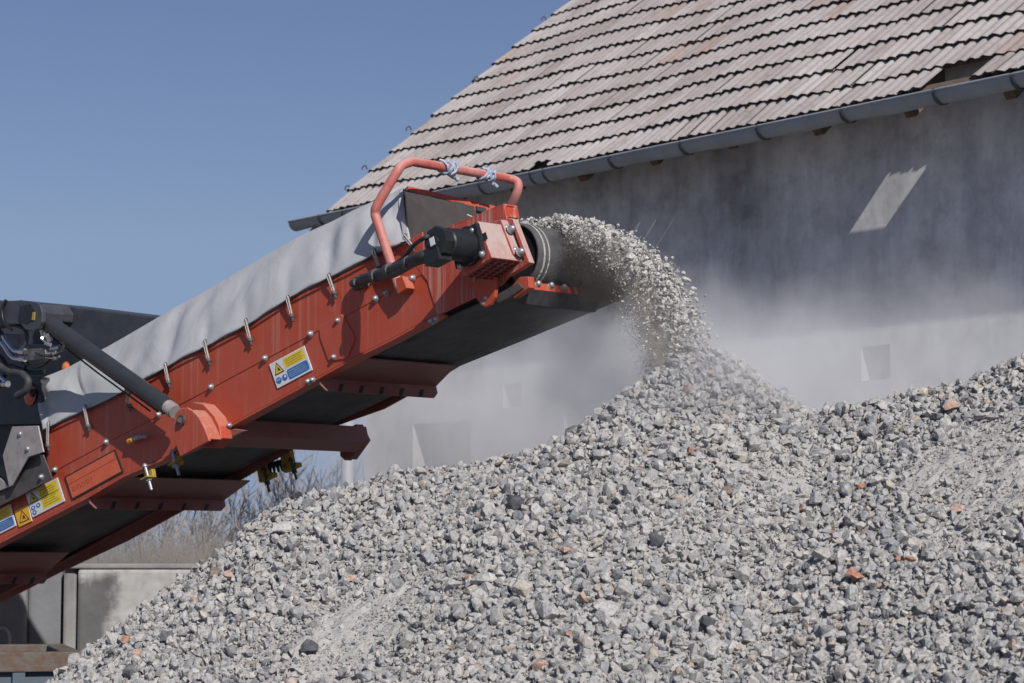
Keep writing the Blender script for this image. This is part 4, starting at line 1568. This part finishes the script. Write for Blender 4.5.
for (px, py) in ((55.6, 469.7), (106.9, 442), (42, 477), (211.6, 386.9), (265.5, 358.2), (310.9, 333.9), (376.3, 298.5), (386.6, 292.8), (159, 414.7), (413, 278)):
    bl = MB()
    bl.dome(P(px, py, -0.004 if px != 42 else -0.06), -V, 0.0145, 0.022)
    bl.build('bolt', M['zinc'], near, smooth=40)
for (px, py) in ((338, 320.4), (334, 357)):
    bl = MB()
    bl.dome(P(px, py, -0.007), -V, 0.012, 0.018)
    bl.build('bolt', M['zinc'], acc_o, smooth=40)
for (px, py) in ((485.6, 297.6), (483, 303)):
    bl = MB()
    bl.dome(P(px, py, -0.045), -V, 0.010, 0.012)
    bl.build('bolt', M['zinc'], head_o, smooth=40)
for (px, py, px2, py2) in ((503.5, 229, 506, 229), (510, 229.5, 513.5, 229.6), (512, 251.3, 514, 251.5), (519, 252.4, 522, 252.6)):
    bl = MB()
    a = P(px, py, -0.055)
    bl.dome(a, U, 0.017, 0.03)
    bl.build('bolt', M['zinc'], frame_o, smooth=40)
for (px, py) in ((227, 427), (310, 381.5), (433, 321)):
    bl = MB()
    a = P(px, py, -0.012)
    bl.dome(a, -V, 0.014, 0.03)
    bl.dome(a + U * 0.025, -V, 0.012, 0.02)
    bl.build('bolt', M['zinc'], near, smooth=40)

# belt adjusters hanging below the plate
for (x0, y0, x1, y1, yel, v_) in ((145, 466, 151.5, 490, (150, 475), -0.05), (172.5, 452, 179, 475, (177, 462), -0.02), (264, 470, 269.5, 492, (264, 470), 0.80), (291, 460, 296.5, 479, (288, 460), 0.80)):
    am = MB()
    am.tube([P(x0, y0, v_), P(x1, y1, v_)], 0.008 if v_ < 0.5 else 0.007, 8, 0)
    am.dome(P(x0, y0 + 1, v_), W, 0.014, 0.02, 0)
    mx_, my_ = (x0 + x1) / 2, (y0 + y1) / 2
    am.tube([P(mx_, my_, v_), P(mx_ + 1, my_ + 3.2, v_)], 0.016, 6, 0)
    ao = am.build('belt_adjuster', [M['zinc'] if v_ < .5 else M['galv_dark']], crusher, smooth=40)
    ym = MB()
    c = P(*yel, v_ + 0.03)
    if v_ < 0.5:
        ym.hexa(c, U * 0.035, W * 0.022, V * 0.012)
        ym.hexa(P(mx_, my_, v_), U * 0.03, W * 0.004, V * 0.03)
    else:
        ym.hexa(c, U * 0.04, W * 0.06, V * 0.015)
        ym.hexa(c - W * 0.05 + U * 0.03, U * 0.05, W * 0.012, V * 0.02)
    ym.build('adjuster_bracket', M['olive'], ao, bevel=0.002)
# toothed strip between the far adjusters
ts = MB()
ca, cb2 = P(267, 463, 0.82), P(286, 458, 0.82)
ts.prism([ca, cb2, cb2 - W * 0.03, ca - W * 0.03], [x + V * 0.02 for x in (ca, cb2, cb2 - W * 0.03, ca - W * 0.03)])
for k in range(5):
    c = ca + (cb2 - ca) * (k + 0.5) / 5 - W * 0.03
    ts.tube([c, c - W * 0.035], [0.012, 0.006], 6)
ts.build('scraper_comb', M['black'], crusher)
# grease line fitting
gf = MB()
gf.tube(smooth_path([P(128, 442, -0.03), P(134, 439, -0.04), P(140, 437, -0.04), P(147, 436.5, -0.03)]), 0.009, 8, 0)
gf.tube([P(129, 441.5, -0.03), P(133, 439.5, -0.035)], 0.015, 8, 1)
gf.tube([P(136, 438, -0.04), P(139, 437, -0.04)], 0.014, 8, 0)
gf.build('grease_fitting', [M['zinc'], M['amber']], crusher, smooth=40)

# stickers --------------------------------------------------------------
def sticker(corners, v0, painter, mats, name='warning_sticker', parent=near):
    TLc, TRc, BRc, BLc = [P(x, y, v0) for x, y in corners]

    def bil(s, t, lift=0.0):
        return (TLc * (1 - s) + TRc * s) * (1 - t) + (BLc * (1 - s) + BRc * s) * t - V * lift

    mb_ = MB()
    q = [bil(0, 0), bil(1, 0), bil(1, 1), bil(0, 1)]
    mb_.prism([p - V * 0.0015 for p in q], [p + V * 0.002 for p in q], 0)

    def rect(s0, t0, s1, t1, mi, lift=0.0022):
        mb_.quad(bil(s0, t0, lift), bil(s1, t0, lift), bil(s1, t1, lift), bil(s0, t1, lift), mi)

    def poly(pts, mi, lift=0.0022):
        mb_.add([bil(s, t, lift) for s, t in pts], [tuple(range(len(pts)))], mi)

    painter(rect, poly)
    return mb_.build(name, mats, parent)


SM = [M['white'], M['yellow'], M['blue'], M['ink'], M['ink_soft'], M['print_white'], M['amber']]


def lines(rect, s0, t0, s1, t1, n, mi, rnd):
    dt_ = (t1 - t0) / n
    for k in range(n):
        x = s0
        end = s1 - rnd.uniform(0, 0.25) * (s1 - s0)
        while x < end:
            wl = rnd.uniform(0.02, 0.07)
            rect(x, t0 + dt_ * k + dt_ * 0.28, min(x + wl, end), t0 + dt_ * k + dt_ * 0.72, mi, 0.0032)
            x += wl + 0.015


def triangle(poly, s, t, w, h, mi_in=1):
    poly([(s, t), (s + w / 2, t + h), (s - w / 2, t + h)], 3, 0.0028)
    poly([(s, t + h * 0.16), (s + w * 0.38, t + h * 0.92), (s - w * 0.38, t + h * 0.92)], mi_in, 0.0034)
    poly([(s + w * .02, t + h * 0.40), (s + w * 0.14, t + h * 0.62), (s + w * 0.20, t + h * 0.84), (s + w * .02, t + h * 0.72), (s - w * 0.12, t + h * 0.84), (s - w * 0.04, t + h * 0.62)], 3, 0.004)


def circle(poly, s, t, rs, rt_, mi, lift=0.0028):
    poly([(s + rs * cos(a), t + rt_ * sin(a)) for a in np.linspace(0, 2 * pi, 17)[:-1]], mi, lift)


def paint_a(rect, poly):
    rnd = random.Random(4)
    rect(0.37, 0.06, 0.95, 0.46, 1)
    lines(rect, 0.42, 0.10, 0.92, 0.43, 4, 4, rnd)
    poly([(0.40, 0.53), (0.92, 0.53), (0.955, 0.58), (0.955, 0.88), (0.92, 0.93), (0.40, 0.93), (0.37, 0.88), (0.37, 0.58)], 2)
    lines(rect, 0.41, 0.58, 0.92, 0.89, 4, 5, rnd)
    triangle(poly, 0.19, 0.06, 0.27, 0.46)
    circle(poly, 0.11, 0.75, 0.075, 0.125, 2)
    circle(poly, 0.28, 0.75, 0.075, 0.125, 2)
    rect(0.06, 0.70, 0.16, 0.76, 5, 0.0036)
    circle(poly, 0.30, 0.72, 0.032, 0.055, 0, 0.0036)


def paint_b(rect, poly):
    rnd = random.Random(6)
    rect(0.37, 0.06, 0.95, 0.92, 1)
    lines(rect, 0.41, 0.12, 0.92, 0.86, 8, 4, rnd)
    rect(0.0, 0.46, 0.95, 0.475, 3, 0.0036)
    triangle(poly, 0.18, 0.05, 0.28, 0.42)
    for (s, t) in ((0.10, 0.66), (0.26, 0.66), (0.10, 0.86)):
        circle(poly, s, t, 0.065, 0.09, 2)
        circle(poly, s, t, 0.03, 0.04, 0, 0.0034)


def paint_c(rect, poly):
    rect(0, 0, 1, 1, 6)
    triangle(poly, 0.5, 0.10, 0.8, 0.75, 6)


so1 = sticker([(269.3, 364.5), (304.2, 345.8), (312.6, 369.8), (277.7, 388.5)], -0.005, paint_a, SM)
so2 = sticker([(25.8, 494), (57.4, 477.6), (65, 501), (32.8, 517.4)], -0.005, paint_b, SM)
so3 = sticker([(14.6, 511.5), (28, 505), (32.2, 521), (19.3, 527)], -0.005, paint_c, SM)
so4 = sticker([(-18, 519), (10.5, 504), (16.4, 525.5), (-10, 539)], -0.005, paint_a, SM)
tag(so1, 'white sticker with a yellow and a blue text panel')
tag(so2, 'white sticker with a yellow text panel')
tag(so3, 'small amber sticker with a triangle')


def paint_o(rect, poly):
    rect(0.025, 0.06, 0.975, 0.94, 1)
    x = 0.08
    rnd = random.Random(9)
    # worn embossed letters
    for k in range(9):
        h = 0.16
        rect(x, 0.55, x + 0.008, 0.55 + h, 2, 0.003)
        if k % 2 == 0:
            rect(x, 0.55, x + 0.03, 0.58, 2, 0.003)
        if k % 3 == 0:
            rect(x, 0.68, x + 0.03, 0.71, 2, 0.003)
        x += 0.045
    rect(0.03, 0.36, 0.97, 0.385, 2, 0.003)


so5 = sticker([(64.5, 477), (115, 449.3), (123.5, 471.8), (72, 500.2)], -0.005, paint_o, [M['ink'], M['orange'], M['orange_mark']], 'name_plate')
tag(so5, 'orange plate with a black border')

# ------------------------------------------------------------------ gravel on the belt and in the air
VC = 0.40
traj_px = [(500, 228), (530, 226), (556, 223), (580, 226.5), (604, 237), (625, 251.5), (643, 268.5), (657, 287), (668, 307), (676, 328), (682, 350), (686, 375)]
traj = [P(x + 12, y, VC) for x, y in traj_px]
traj = smooth_path(traj, 8)
tr = np.array(traj)
cum = np.concatenate([[0], np.cumsum(np.linalg.norm(np.diff(tr, axis=0), axis=1))])
rg = np.random.default_rng(21)


def along(s):
    return np.stack([np.interp(s, cum, tr[:, k]) for k in range(3)], 1)


def stream(n, size, drop_lo, drop_hi, half, rg, s0=0.0, power=1.0):
    s = rg.uniform(s0, 1, n) ** power * cum[-1]
    p = along(s)
    tn = along(np.minimum(s + 0.01, cum[-1])) - along(np.maximum(s - 0.01, 0))
    tn /= np.linalg.norm(tn, axis=1)[:, None]
    nr = np.cross(np.tile(V, (n, 1)), tn)      # perpendicular, in the plane of flight
    nr *= np.sign(nr[:, 2:3] + 1e-9)
    fr_ = s / cum[-1]
    v = np.clip(rg.normal(0, 0.5, n), -1.3, 1.3) * half * (1 - 0.25 * fr_)
    thick = rg.uniform(drop_lo, drop_hi, n) * (0.7 + 0.9 * fr_)
    return p + V[None] * v[:, None] - nr * thick[:, None], rg.uniform(0, 1, n) ** 1.5 * (size[1] - size[0]) + size[0]


Vs, Fs, base = [], [], 0
for var, n, sz, lo, hi, half in ((med, 200, (0.018, 0.032), -0.02, 0.04, 0.15), (med, 2000, (0.009, 0.020), -0.03, 0.08, 0.16), (sml, 11000, (0.004, 0.009), -0.02, 0.13, 0.17), (tny, 70000, (0.0014, 0.0036), -0.01, 0.18, 0.18)):
    p, s = stream(n, sz, lo, hi, half, rg)
    v_, f_ = scatter(var, p, s, rg)
    Vs.append(v_)
    Fs.append(f_ + base)
    base += len(v_)
# the load still riding on the belt, under the tarpaulin
n = 900
uu = rg.uniform(uc - 2.2, uc, n)
vv = np.clip(rg.normal(0, 0.13, n), -0.27, 0.27)
ww = wc + R + 0.015 + np.clip(0.06 - np.abs(vv) * 0.25, 0, 1) * rg.uniform(0, 1, n)
p = O + U * uu[:, None] + W * ww[:, None] + V * (BW / 2 + vv)[:, None]
v_, f_ = scatter(med, p, rg.uniform(0.014, 0.034, n), rg)
Vs.append(v_)
Fs.append(f_ + base)
fall = tri_mesh('falling_gravel', np.concatenate(Vs), np.concatenate(Fs), [M['stone_fall']])
tag(fall, 'stream of grey gravel and grit falling from the belt onto the heap', 'gravel', kind='stuff')

# ------------------------------------------------------------------ dust
def dust_volume(name, label, lo, hi, blobs, color, dens, noise_scale, thr=(0.35, 0.7), aniso=0.0, lo_hi=(0.15, 1.4), warp=0.0):
    lo, hi = np.array(lo), np.array(hi)
    mb_ = MB()
    c = (lo + hi) / 2
    h = (hi - lo) / 2
    mb_.hexa(c, (h[0], 0, 0), (0, h[1], 0), (0, 0, h[2]))
    m, nt, b, out = new_mat(name)
    nt.nodes.remove(b)
    L_ = nt.links
    geo = nd(nt, 'ShaderNodeNewGeometry')
    pos = geo.outputs['Position']
    if warp:
        wn_ = nd(nt, 'ShaderNodeTexNoise', i_Scale=1.0 / warp * 0.9, i_Detail=3.0, i_Roughness=0.55)
        L_.new(pos, wn_.inputs['Vector'])
        ws = nd(nt, 'ShaderNodeVectorMath', operation='SUBTRACT')
        ws.inputs[1].default_value = (0.5, 0.5, 0.5)
        L_.new(wn_.outputs['Color'], ws.inputs[0])
        wm_ = nd(nt, 'ShaderNodeVectorMath', operation='SCALE')
        wm_.inputs['Scale'].default_value = warp * 2.2
        L_.new(ws.outputs[0], wm_.inputs[0])
        wa = nd(nt, 'ShaderNodeVectorMath', operation='ADD')
        L_.new(pos, wa.inputs[0])
        L_.new(wm_.outputs[0], wa.inputs[1])
        pos = wa.outputs[0]
    total = None
    for (ctr, rad, amt) in blobs:
        sub = nd(nt, 'ShaderNodeVectorMath', operation='SUBTRACT')
        sub.inputs[1].default_value = tuple(ctr)
        L_.new(pos, sub.inputs[0])
        dv_ = nd(nt, 'ShaderNodeVectorMath', operation='DIVIDE')
        dv_.inputs[1].default_value = tuple(rad)
        L_.new(sub.outputs[0], dv_.inputs[0])
        ln_ = nd(nt, 'ShaderNodeVectorMath', operation='LENGTH')
        L_.new(dv_.outputs[0], ln_.inputs[0])
        mr = nd(nt, 'ShaderNodeMapRange', interpolation_type='SMOOTHERSTEP', i_1=1.0, i_2=0.0, i_3=0.0, i_4=amt)
        L_.new(ln_.outputs['Value'], mr.inputs[0])
        if total is None:
            total = mr.outputs[0]
        else:
            ad = nd(nt, 'ShaderNodeMath', operation='ADD')
            L_.new(total, ad.inputs[0])
            L_.new(mr.outputs[0], ad.inputs[1])
            total = ad.outputs[0]
    nz = nd(nt, 'ShaderNodeTexNoise', i_Scale=noise_scale, i_Detail=4.0, i_Roughness=0.6, i_Distortion=0.6)
    L_.new(pos, nz.inputs['Vector'])
    r_ = nd(nt, 'ShaderNodeMapRange', i_1=thr[0], i_2=thr[1], i_3=lo_hi[0], i_4=lo_hi[1])
    L_.new(nz.outputs['Fac'], r_.inputs[0])
    mu = nd(nt, 'ShaderNodeMath', operation='MULTIPLY')
    L_.new(total, mu.inputs[0])
    L_.new(r_.outputs[0], mu.inputs[1])
    m3 = nd(nt, 'ShaderNodeMath', operation='MULTIPLY', i_1=dens)
    L_.new(mu.outputs[0], m3.inputs[0])
    pv = nd(nt, 'ShaderNodeVolumePrincipled')
    pv.inputs['Color'].default_value = (*color, 1)
    pv.inputs['Anisotropy'].default_value = aniso
    L_.new(m3.outputs[0], pv.inputs['Density'])
    L_.new(pv.outputs[0], out.inputs['Volume'])
    o = mb_.build(name, m)
    tag(o, label, 'dust', kind='stuff')
    return o


dust_volume('dust', 'pale dust cloud hanging between the conveyor, the heap and the barn wall',
            (-2.4, 9.4, 1.3), (4.2, 18.5, 4.4),
            [(at(590, 400, 14.8), (1.5, 1.9, 1.0), 0.62), (at(450, 430, 15.6), (1.5, 2.0, 1.0), 0.55), (at(650, 365, 11.2), (0.75, 1.0, 0.65), 1.1),
             (at(790, 420, 12.4), (1.5, 1.9, 0.72), 0.62), (at(900, 385, 12.6), (1.5, 2.2, 0.75), 0.55), (at(735, 385, 10.2), (0.65, 0.7, 0.40), 1.0)],
            (0.97, 0.97, 0.98), 1.6, 1.7, thr=(0.36, 0.66), aniso=0.1, lo_hi=(0.1, 1.7), warp=0.45)
kk_ = [P(x, y, 0.24) for x, y in ((560, 241), (573, 255), (586, 270), (598, 285), (608, 300))]
dust_volume('shaded_belt_dust', 'plume of fines blowing off the belt end, coloured dark for the shade under the gravel stream',
            np.minimum.reduce(kk_) - 0.32, np.maximum.reduce(kk_) + 0.32,
            [(kk_[0], (0.10, 0.14, 0.09), 0.8), (kk_[1], (0.12, 0.16, 0.11), 1.0), (kk_[2], (0.13, 0.17, 0.12), 1.0), (kk_[3], (0.14, 0.18, 0.13), 0.9), (kk_[4], (0.17, 0.2, 0.16), 0.3)],
            (0.13, 0.12, 0.115), 30.0, 6.0, lo_hi=(0.0, 1.6), warp=0.07)  # dark colour carries the shade of the stream above the dust
gg_ = [P(x, y, 0.36) for x, y in ((590, 245), (612, 258), (632, 276), (646, 296), (656, 318), (662, 342), (664, 366))]
dust_volume('falling_dust', 'beige veil of fine grit on the inner side of the falling gravel',
            np.minimum.reduce(gg_) - 0.3, np.maximum.reduce(gg_) + 0.3,
            [(p_, (0.13, 0.2, 0.13), 0.7 + 0.05 * k_) for k_, p_ in enumerate(gg_)],
            (0.80, 0.735, 0.67), 15.0, 9.0, lo_hi=(0.2, 1.4), warp=0.06)

# ------------------------------------------------------------------ background on the left
def block(pxa, pxb, ytop, ybot, depth, thick, mat, label, yaw=0.0, name='concrete_block', extra=None):
    a = at(pxa, ytop, depth)
    b = at(pxb, ytop, depth)
    zt = a[2]
    zb = max(0.0, at(pxa, ybot, depth)[2])
    mid_ = (a + b) / 2
    r_ = thing(name, label, 'concrete block', (mid_[0], mid_[1], zb), 'stacked concrete blocks')
    hw = (b[0] - a[0]) / 2
    m_ = MB()
    ex = np.array([cos(yaw), sin(yaw), 0]) * hw
    ey = np.array([-sin(yaw), cos(yaw), 0]) * thick / 2
    m_.hexa((mid_[0], mid_[1] + thick / 2, (zt + zb) / 2), ex, ey, (0, 0, (zt - zb) / 2))
    m_.build('block_body', mat, r_, bevel=0.025)
    return r_


b1 = block(-73, 27, 566, 900, 17.5, 0.8, M['concrete'], 'grey concrete block with a steel lifting loop behind the rusty beam')
lm = MB()
lc = at(2, 640, 17.42)
lm.tube([lc + np.array([0.055 * cos(a), 0, 0.085 * sin(a)]) for a in np.linspace(-0.6, pi + 0.6, 14)], 0.014, 8)
lm.hexa(lc + np.array([0, 0.03, -0.07]), (0.06, 0, 0), (0, 0.04, 0), (0, 0, 0.02))
lm.build('lifting_loop', M['galv'], b1, smooth=50)
block(28.5, 63, 566, 900, 17.55, 0.8, M['concrete_blue'], 'narrow bluish concrete block beside the one with the loop')
b3 = block(63.3, 77.2, 566, 900, 17.45, 0.6, M['concrete'], 'pale rough edged concrete pier between bluish block and damp block')
def damp_block(x_edge):
    """cast concrete whose one side has soaked dark; the ragged edge follows a noise"""
    m, nt, b, out = new_mat('half_damp_concrete')
    L_ = nt.links
    geo = nd(nt, 'ShaderNodeNewGeometry')
    sep = nd(nt, 'ShaderNodeSeparateXYZ')
    L_.new(geo.outputs['Position'], sep.inputs[0])
    n1 = nd(nt, 'ShaderNodeTexNoise', i_Scale=5.0, i_Detail=8.0, i_Roughness=0.7)
    L_.new(geo.outputs['Position'], n1.inputs['Vector'])
    a1 = nd(nt, 'ShaderNodeMath', operation='MULTIPLY_ADD', i_1=0.35)
    L_.new(n1.outputs['Fac'], a1.inputs[0])
    L_.new(sep.outputs['X'], a1.inputs[2])
    mr = nd(nt, 'ShaderNodeMapRange', i_1=x_edge + 0.12, i_2=x_edge + 0.24, i_3=0.0, i_4=1.0)
    L_.new(a1.outputs[0], mr.inputs[0])
    top_ = nd(nt, 'ShaderNodeMath', operation='MULTIPLY_ADD', i_1=0.25)
    L_.new(n1.outputs['Fac'], top_.inputs[0])
    L_.new(sep.outputs['Z'], top_.inputs[2])
    mt = nd(nt, 'ShaderNodeMapRange', i_1=1.66, i_2=1.74, i_3=0.0, i_4=1.0)
    L_.new(top_.outputs[0], mt.inputs[0])
    mxm = nd(nt, 'ShaderNodeMath', operation='MAXIMUM')
    L_.new(mr.outputs[0], mxm.inputs[0])
    L_.new(mt.outputs[0], mxm.inputs[1])
    r1 = ramp(nt, [(0.35, (0.26, 0.257, 0.252)), (0.65, (0.42, 0.416, 0.408))])
    L_.new(n1.outputs['Fac'], r1.inputs['Fac'])
    r2 = ramp(nt, [(0.35, (0.085, 0.085, 0.088)), (0.65, (0.13, 0.13, 0.132))])
    L_.new(n1.outputs['Fac'], r2.inputs['Fac'])
    mx = nd(nt, 'ShaderNodeMix', data_type='RGBA')
    L_.new(mxm.outputs[0], mx.inputs[0])
    L_.new(r2.outputs['Color'], mx.inputs[6])
    L_.new(r1.outputs['Color'], mx.inputs[7])
    L_.new(mx.outputs[2], b.inputs['Base Color'])
    b.inputs['Roughness'].default_value = 0.9
    return m


b4 = block(77.5, 205, 569, 900, 17.4, 0.8, M['concrete'], 'wide concrete block with a dark damp face beside the heap')
b4_x = float(at(113, 569, 17.395)[0])
b4.children[0].data.materials[0] = damp_block(b4_x)
cp = at(150, 564.5, 17.3)
cm_ = thing('coping_slab', 'long pale concrete slab lying along the top of the blocks', 'concrete slab', (cp[0], cp[1] + .4, at(150, 569, 17.3)[2]))
sm_ = MB()
sm_.hexa((cp[0] - 0.0, 17.4 + 0.40, cp[2] - 0.012), (0.62, 0, 0), (0, 0.40, 0), (0, 0, 0.018))
sm_.build('slab', M['concrete'], cm_, bevel=0.01)

# steel skip with rusty rim in the lower left corner
sa, sb = at(-160, 653.5, 11.6), at(84, 652.5, 11.9)
zt_ = (sa[2] + sb[2]) / 2
dr_ = (sb - sa)
dr_[2] = 0
Ls = np.linalg.norm(dr_)
dr_ /= Ls
nr_ = np.array([-dr_[1], dr_[0], 0])
ms = (sa + sb) / 2
skip = thing('steel_skip', 'open steel skip with rusty rim beam at the foot of the heap', 'skip', (ms[0], ms[1], 0))
sk = MB()
ctr = np.array([ms[0], ms[1], 0]) + nr_ * 0.6
rimc = np.array([ms[0], ms[1], zt_ - 0.048])
sk.hexa(rimc + nr_ * 0.05, dr_ * Ls / 2, nr_ * 0.05, (0, 0, 0.048))
sk.hexa(rimc + nr_ * 1.15, dr_ * Ls / 2, nr_ * 0.05, (0, 0, 0.048))
for sg in (-1, 1):
    sk.hexa(rimc + nr_ * 0.6 + dr_ * sg * (Ls / 2 - 0.05), dr_ * 0.05, nr_ * 0.498, (0, 0, 0.046))
sk.build('rim', M['rust'], skip, bevel=0.006)
sk = MB()
hz = (zt_ - 0.098) / 2
for off in (0.05, 1.15):
    sk.hexa(np.array([ms[0], ms[1], hz]) + nr_ * off, dr_ * (Ls / 2 - 0.03), nr_ * 0.012, (0, 0, hz))
for sg in (-1, 1):
    sk.hexa(np.array([ms[0], ms[1], hz]) + nr_ * 0.6 + dr_ * sg * (Ls / 2 - 0.06), dr_ * 0.012, nr_ * 0.53, (0, 0, hz))
sk.hexa(np.array([ms[0], ms[1], 0.06]) + nr_ * 0.6, dr_ * (Ls / 2 - 0.08), nr_ * 0.53, (0, 0, 0.012))
for k in range(5):
    sk.hexa(np.array([ms[0], ms[1], hz]) + dr_ * (Ls * (k / 4 - 0.5) * 0.92) + nr_ * 0.02, dr_ * 0.03, nr_ * 0.02, (0, 0, hz))
sk.build('side_wall', M['skip'], skip)

# bare shrubs far behind
def bare_shrub(px, ytop, depth, wpx, seed, label, zb=0.0):
    rnd = random.Random(seed)
    base_ = at(px, 560, depth)
    base_[2] = zb
    H_ = at(px, ytop, depth)[2] - zb
    Wd = wpx / F * depth
    root_ = thing('bare_shrub', label, 'shrub', base_, 'bare shrubs behind the concrete blocks')
    st, tw_ = MB(), MB()

    def grow(p, d, ln_, r_, lev):
        pts = [p]
        n_ = 4
        for k in range(n_):
            d = d + np.array([rnd.gauss(0, .10), rnd.gauss(0, .10), rnd.gauss(0.03, .07)])
            d /= np.linalg.norm(d)
            pts.append(pts[-1] + d * ln_ / n_)
        tgt = st if lev == 0 else tw_
        tgt.tube(pts, [max(0.0042, r_ * (1 - 0.16 * k)) for k in range(n_ + 1)], 3 if lev else 5, caps=False)
        if lev < 3:
            for k in range((6, 5, 4)[lev]):
                f_ = rnd.uniform(0.3, 1.0)
                i_ = min(int(f_ * n_), n_ - 1)
                q = pts[i_] + (pts[i_ + 1] - pts[i_]) * (f_ * n_ - i_)
                nd_ = d + np.array([rnd.gauss(0, .38), rnd.gauss(0, .38), rnd.gauss(0.08, .2)])
                grow(q, nd_ / np.linalg.norm(nd_), ln_ * rnd.uniform(0.4, 0.62), r_ * 0.5, lev + 1)

    for k in range(11):
        a_ = rnd.uniform(-1, 1)
        d = np.array([a_ * 0.45, rnd.uniform(-.3, .3), 1.0])
        grow(base_ + np.array([a_ * Wd * 0.22, rnd.uniform(-.2, .2), 0]), d / np.linalg.norm(d), H_ * rnd.uniform(0.5, 0.75), 0.018, 0)
    st.build('stem', M['bark'], root_)
    tw_.build('twigs', M['bark'], root_)


for args in ((235, 470, 27, 110, 1, 'bare leafless shrub left of the far yellow adjusters, over the dry brush'),
             (292, 452, 29, 110, 2, 'tallest bare leafless shrub, under the conveyor cross beam'),
             (330, 476, 31, 80, 3, 'thin bare shrub beside the barn downpipe'),
             (185, 500, 26, 100, 4, 'low bare shrub behind the wide damp concrete block')):
    bare_shrub(*args)
# dry reeds in front of the shrubs
n = 26000
px = RNG.uniform(40, 345, n)
dep = RNG.uniform(22, 26, n)
top_y = np.interp(px, [40, 180, 230, 280, 345], [540, 536, 532, 534, 538]) + RNG.normal(0, 15, n)
q = (px - CX) / F
hgt = CAMH + (560 - top_y) / F * dep
hgt = hgt * RNG.uniform(0.35, 1.0, n) ** 0.6
bx_ = q * dep
lean = RNG.normal(0, 0.34, n)
wd_ = RNG.uniform(0.002, 0.005, n)
bow = RNG.normal(0, 0.10, n)
dyy = RNG.normal(0, 0.12, n)
levels = []
for k_, t_ in enumerate((0.0, 0.35, 0.7)):
    cxk = bx_ + lean * t_ + bow * 4 * t_ * (1 - t_)
    for sg in (-1, 1):
        levels.append(np.stack([cxk + sg * wd_ * (1 - 0.4 * t_), dep + dyy * t_, hgt * t_], 1))
levels.append(np.stack([bx_ + lean, dep + dyy, hgt], 1))
rv_ = np.stack(levels, 1).reshape(-1, 3)
i7 = np.arange(n) * 7
rf_ = np.concatenate([np.stack([i7 + p_, i7 + q_, i7 + r_], 1) for p_, q_, r_ in ((0, 1, 3), (0, 3, 2), (2, 3, 5), (2, 5, 4), (4, 5, 6))])
tag(tri_mesh('dry_brush', rv_, rf_, [M['straw']]), 'band of dry tangled brown brush behind the concrete blocks', 'brush', kind='stuff')

scn.cycles.volume_bounces = 3
scn.cycles.max_bounces = 6
scn.cycles.volume_step_rate = 1.0
scn.cycles.volume_max_steps = 128
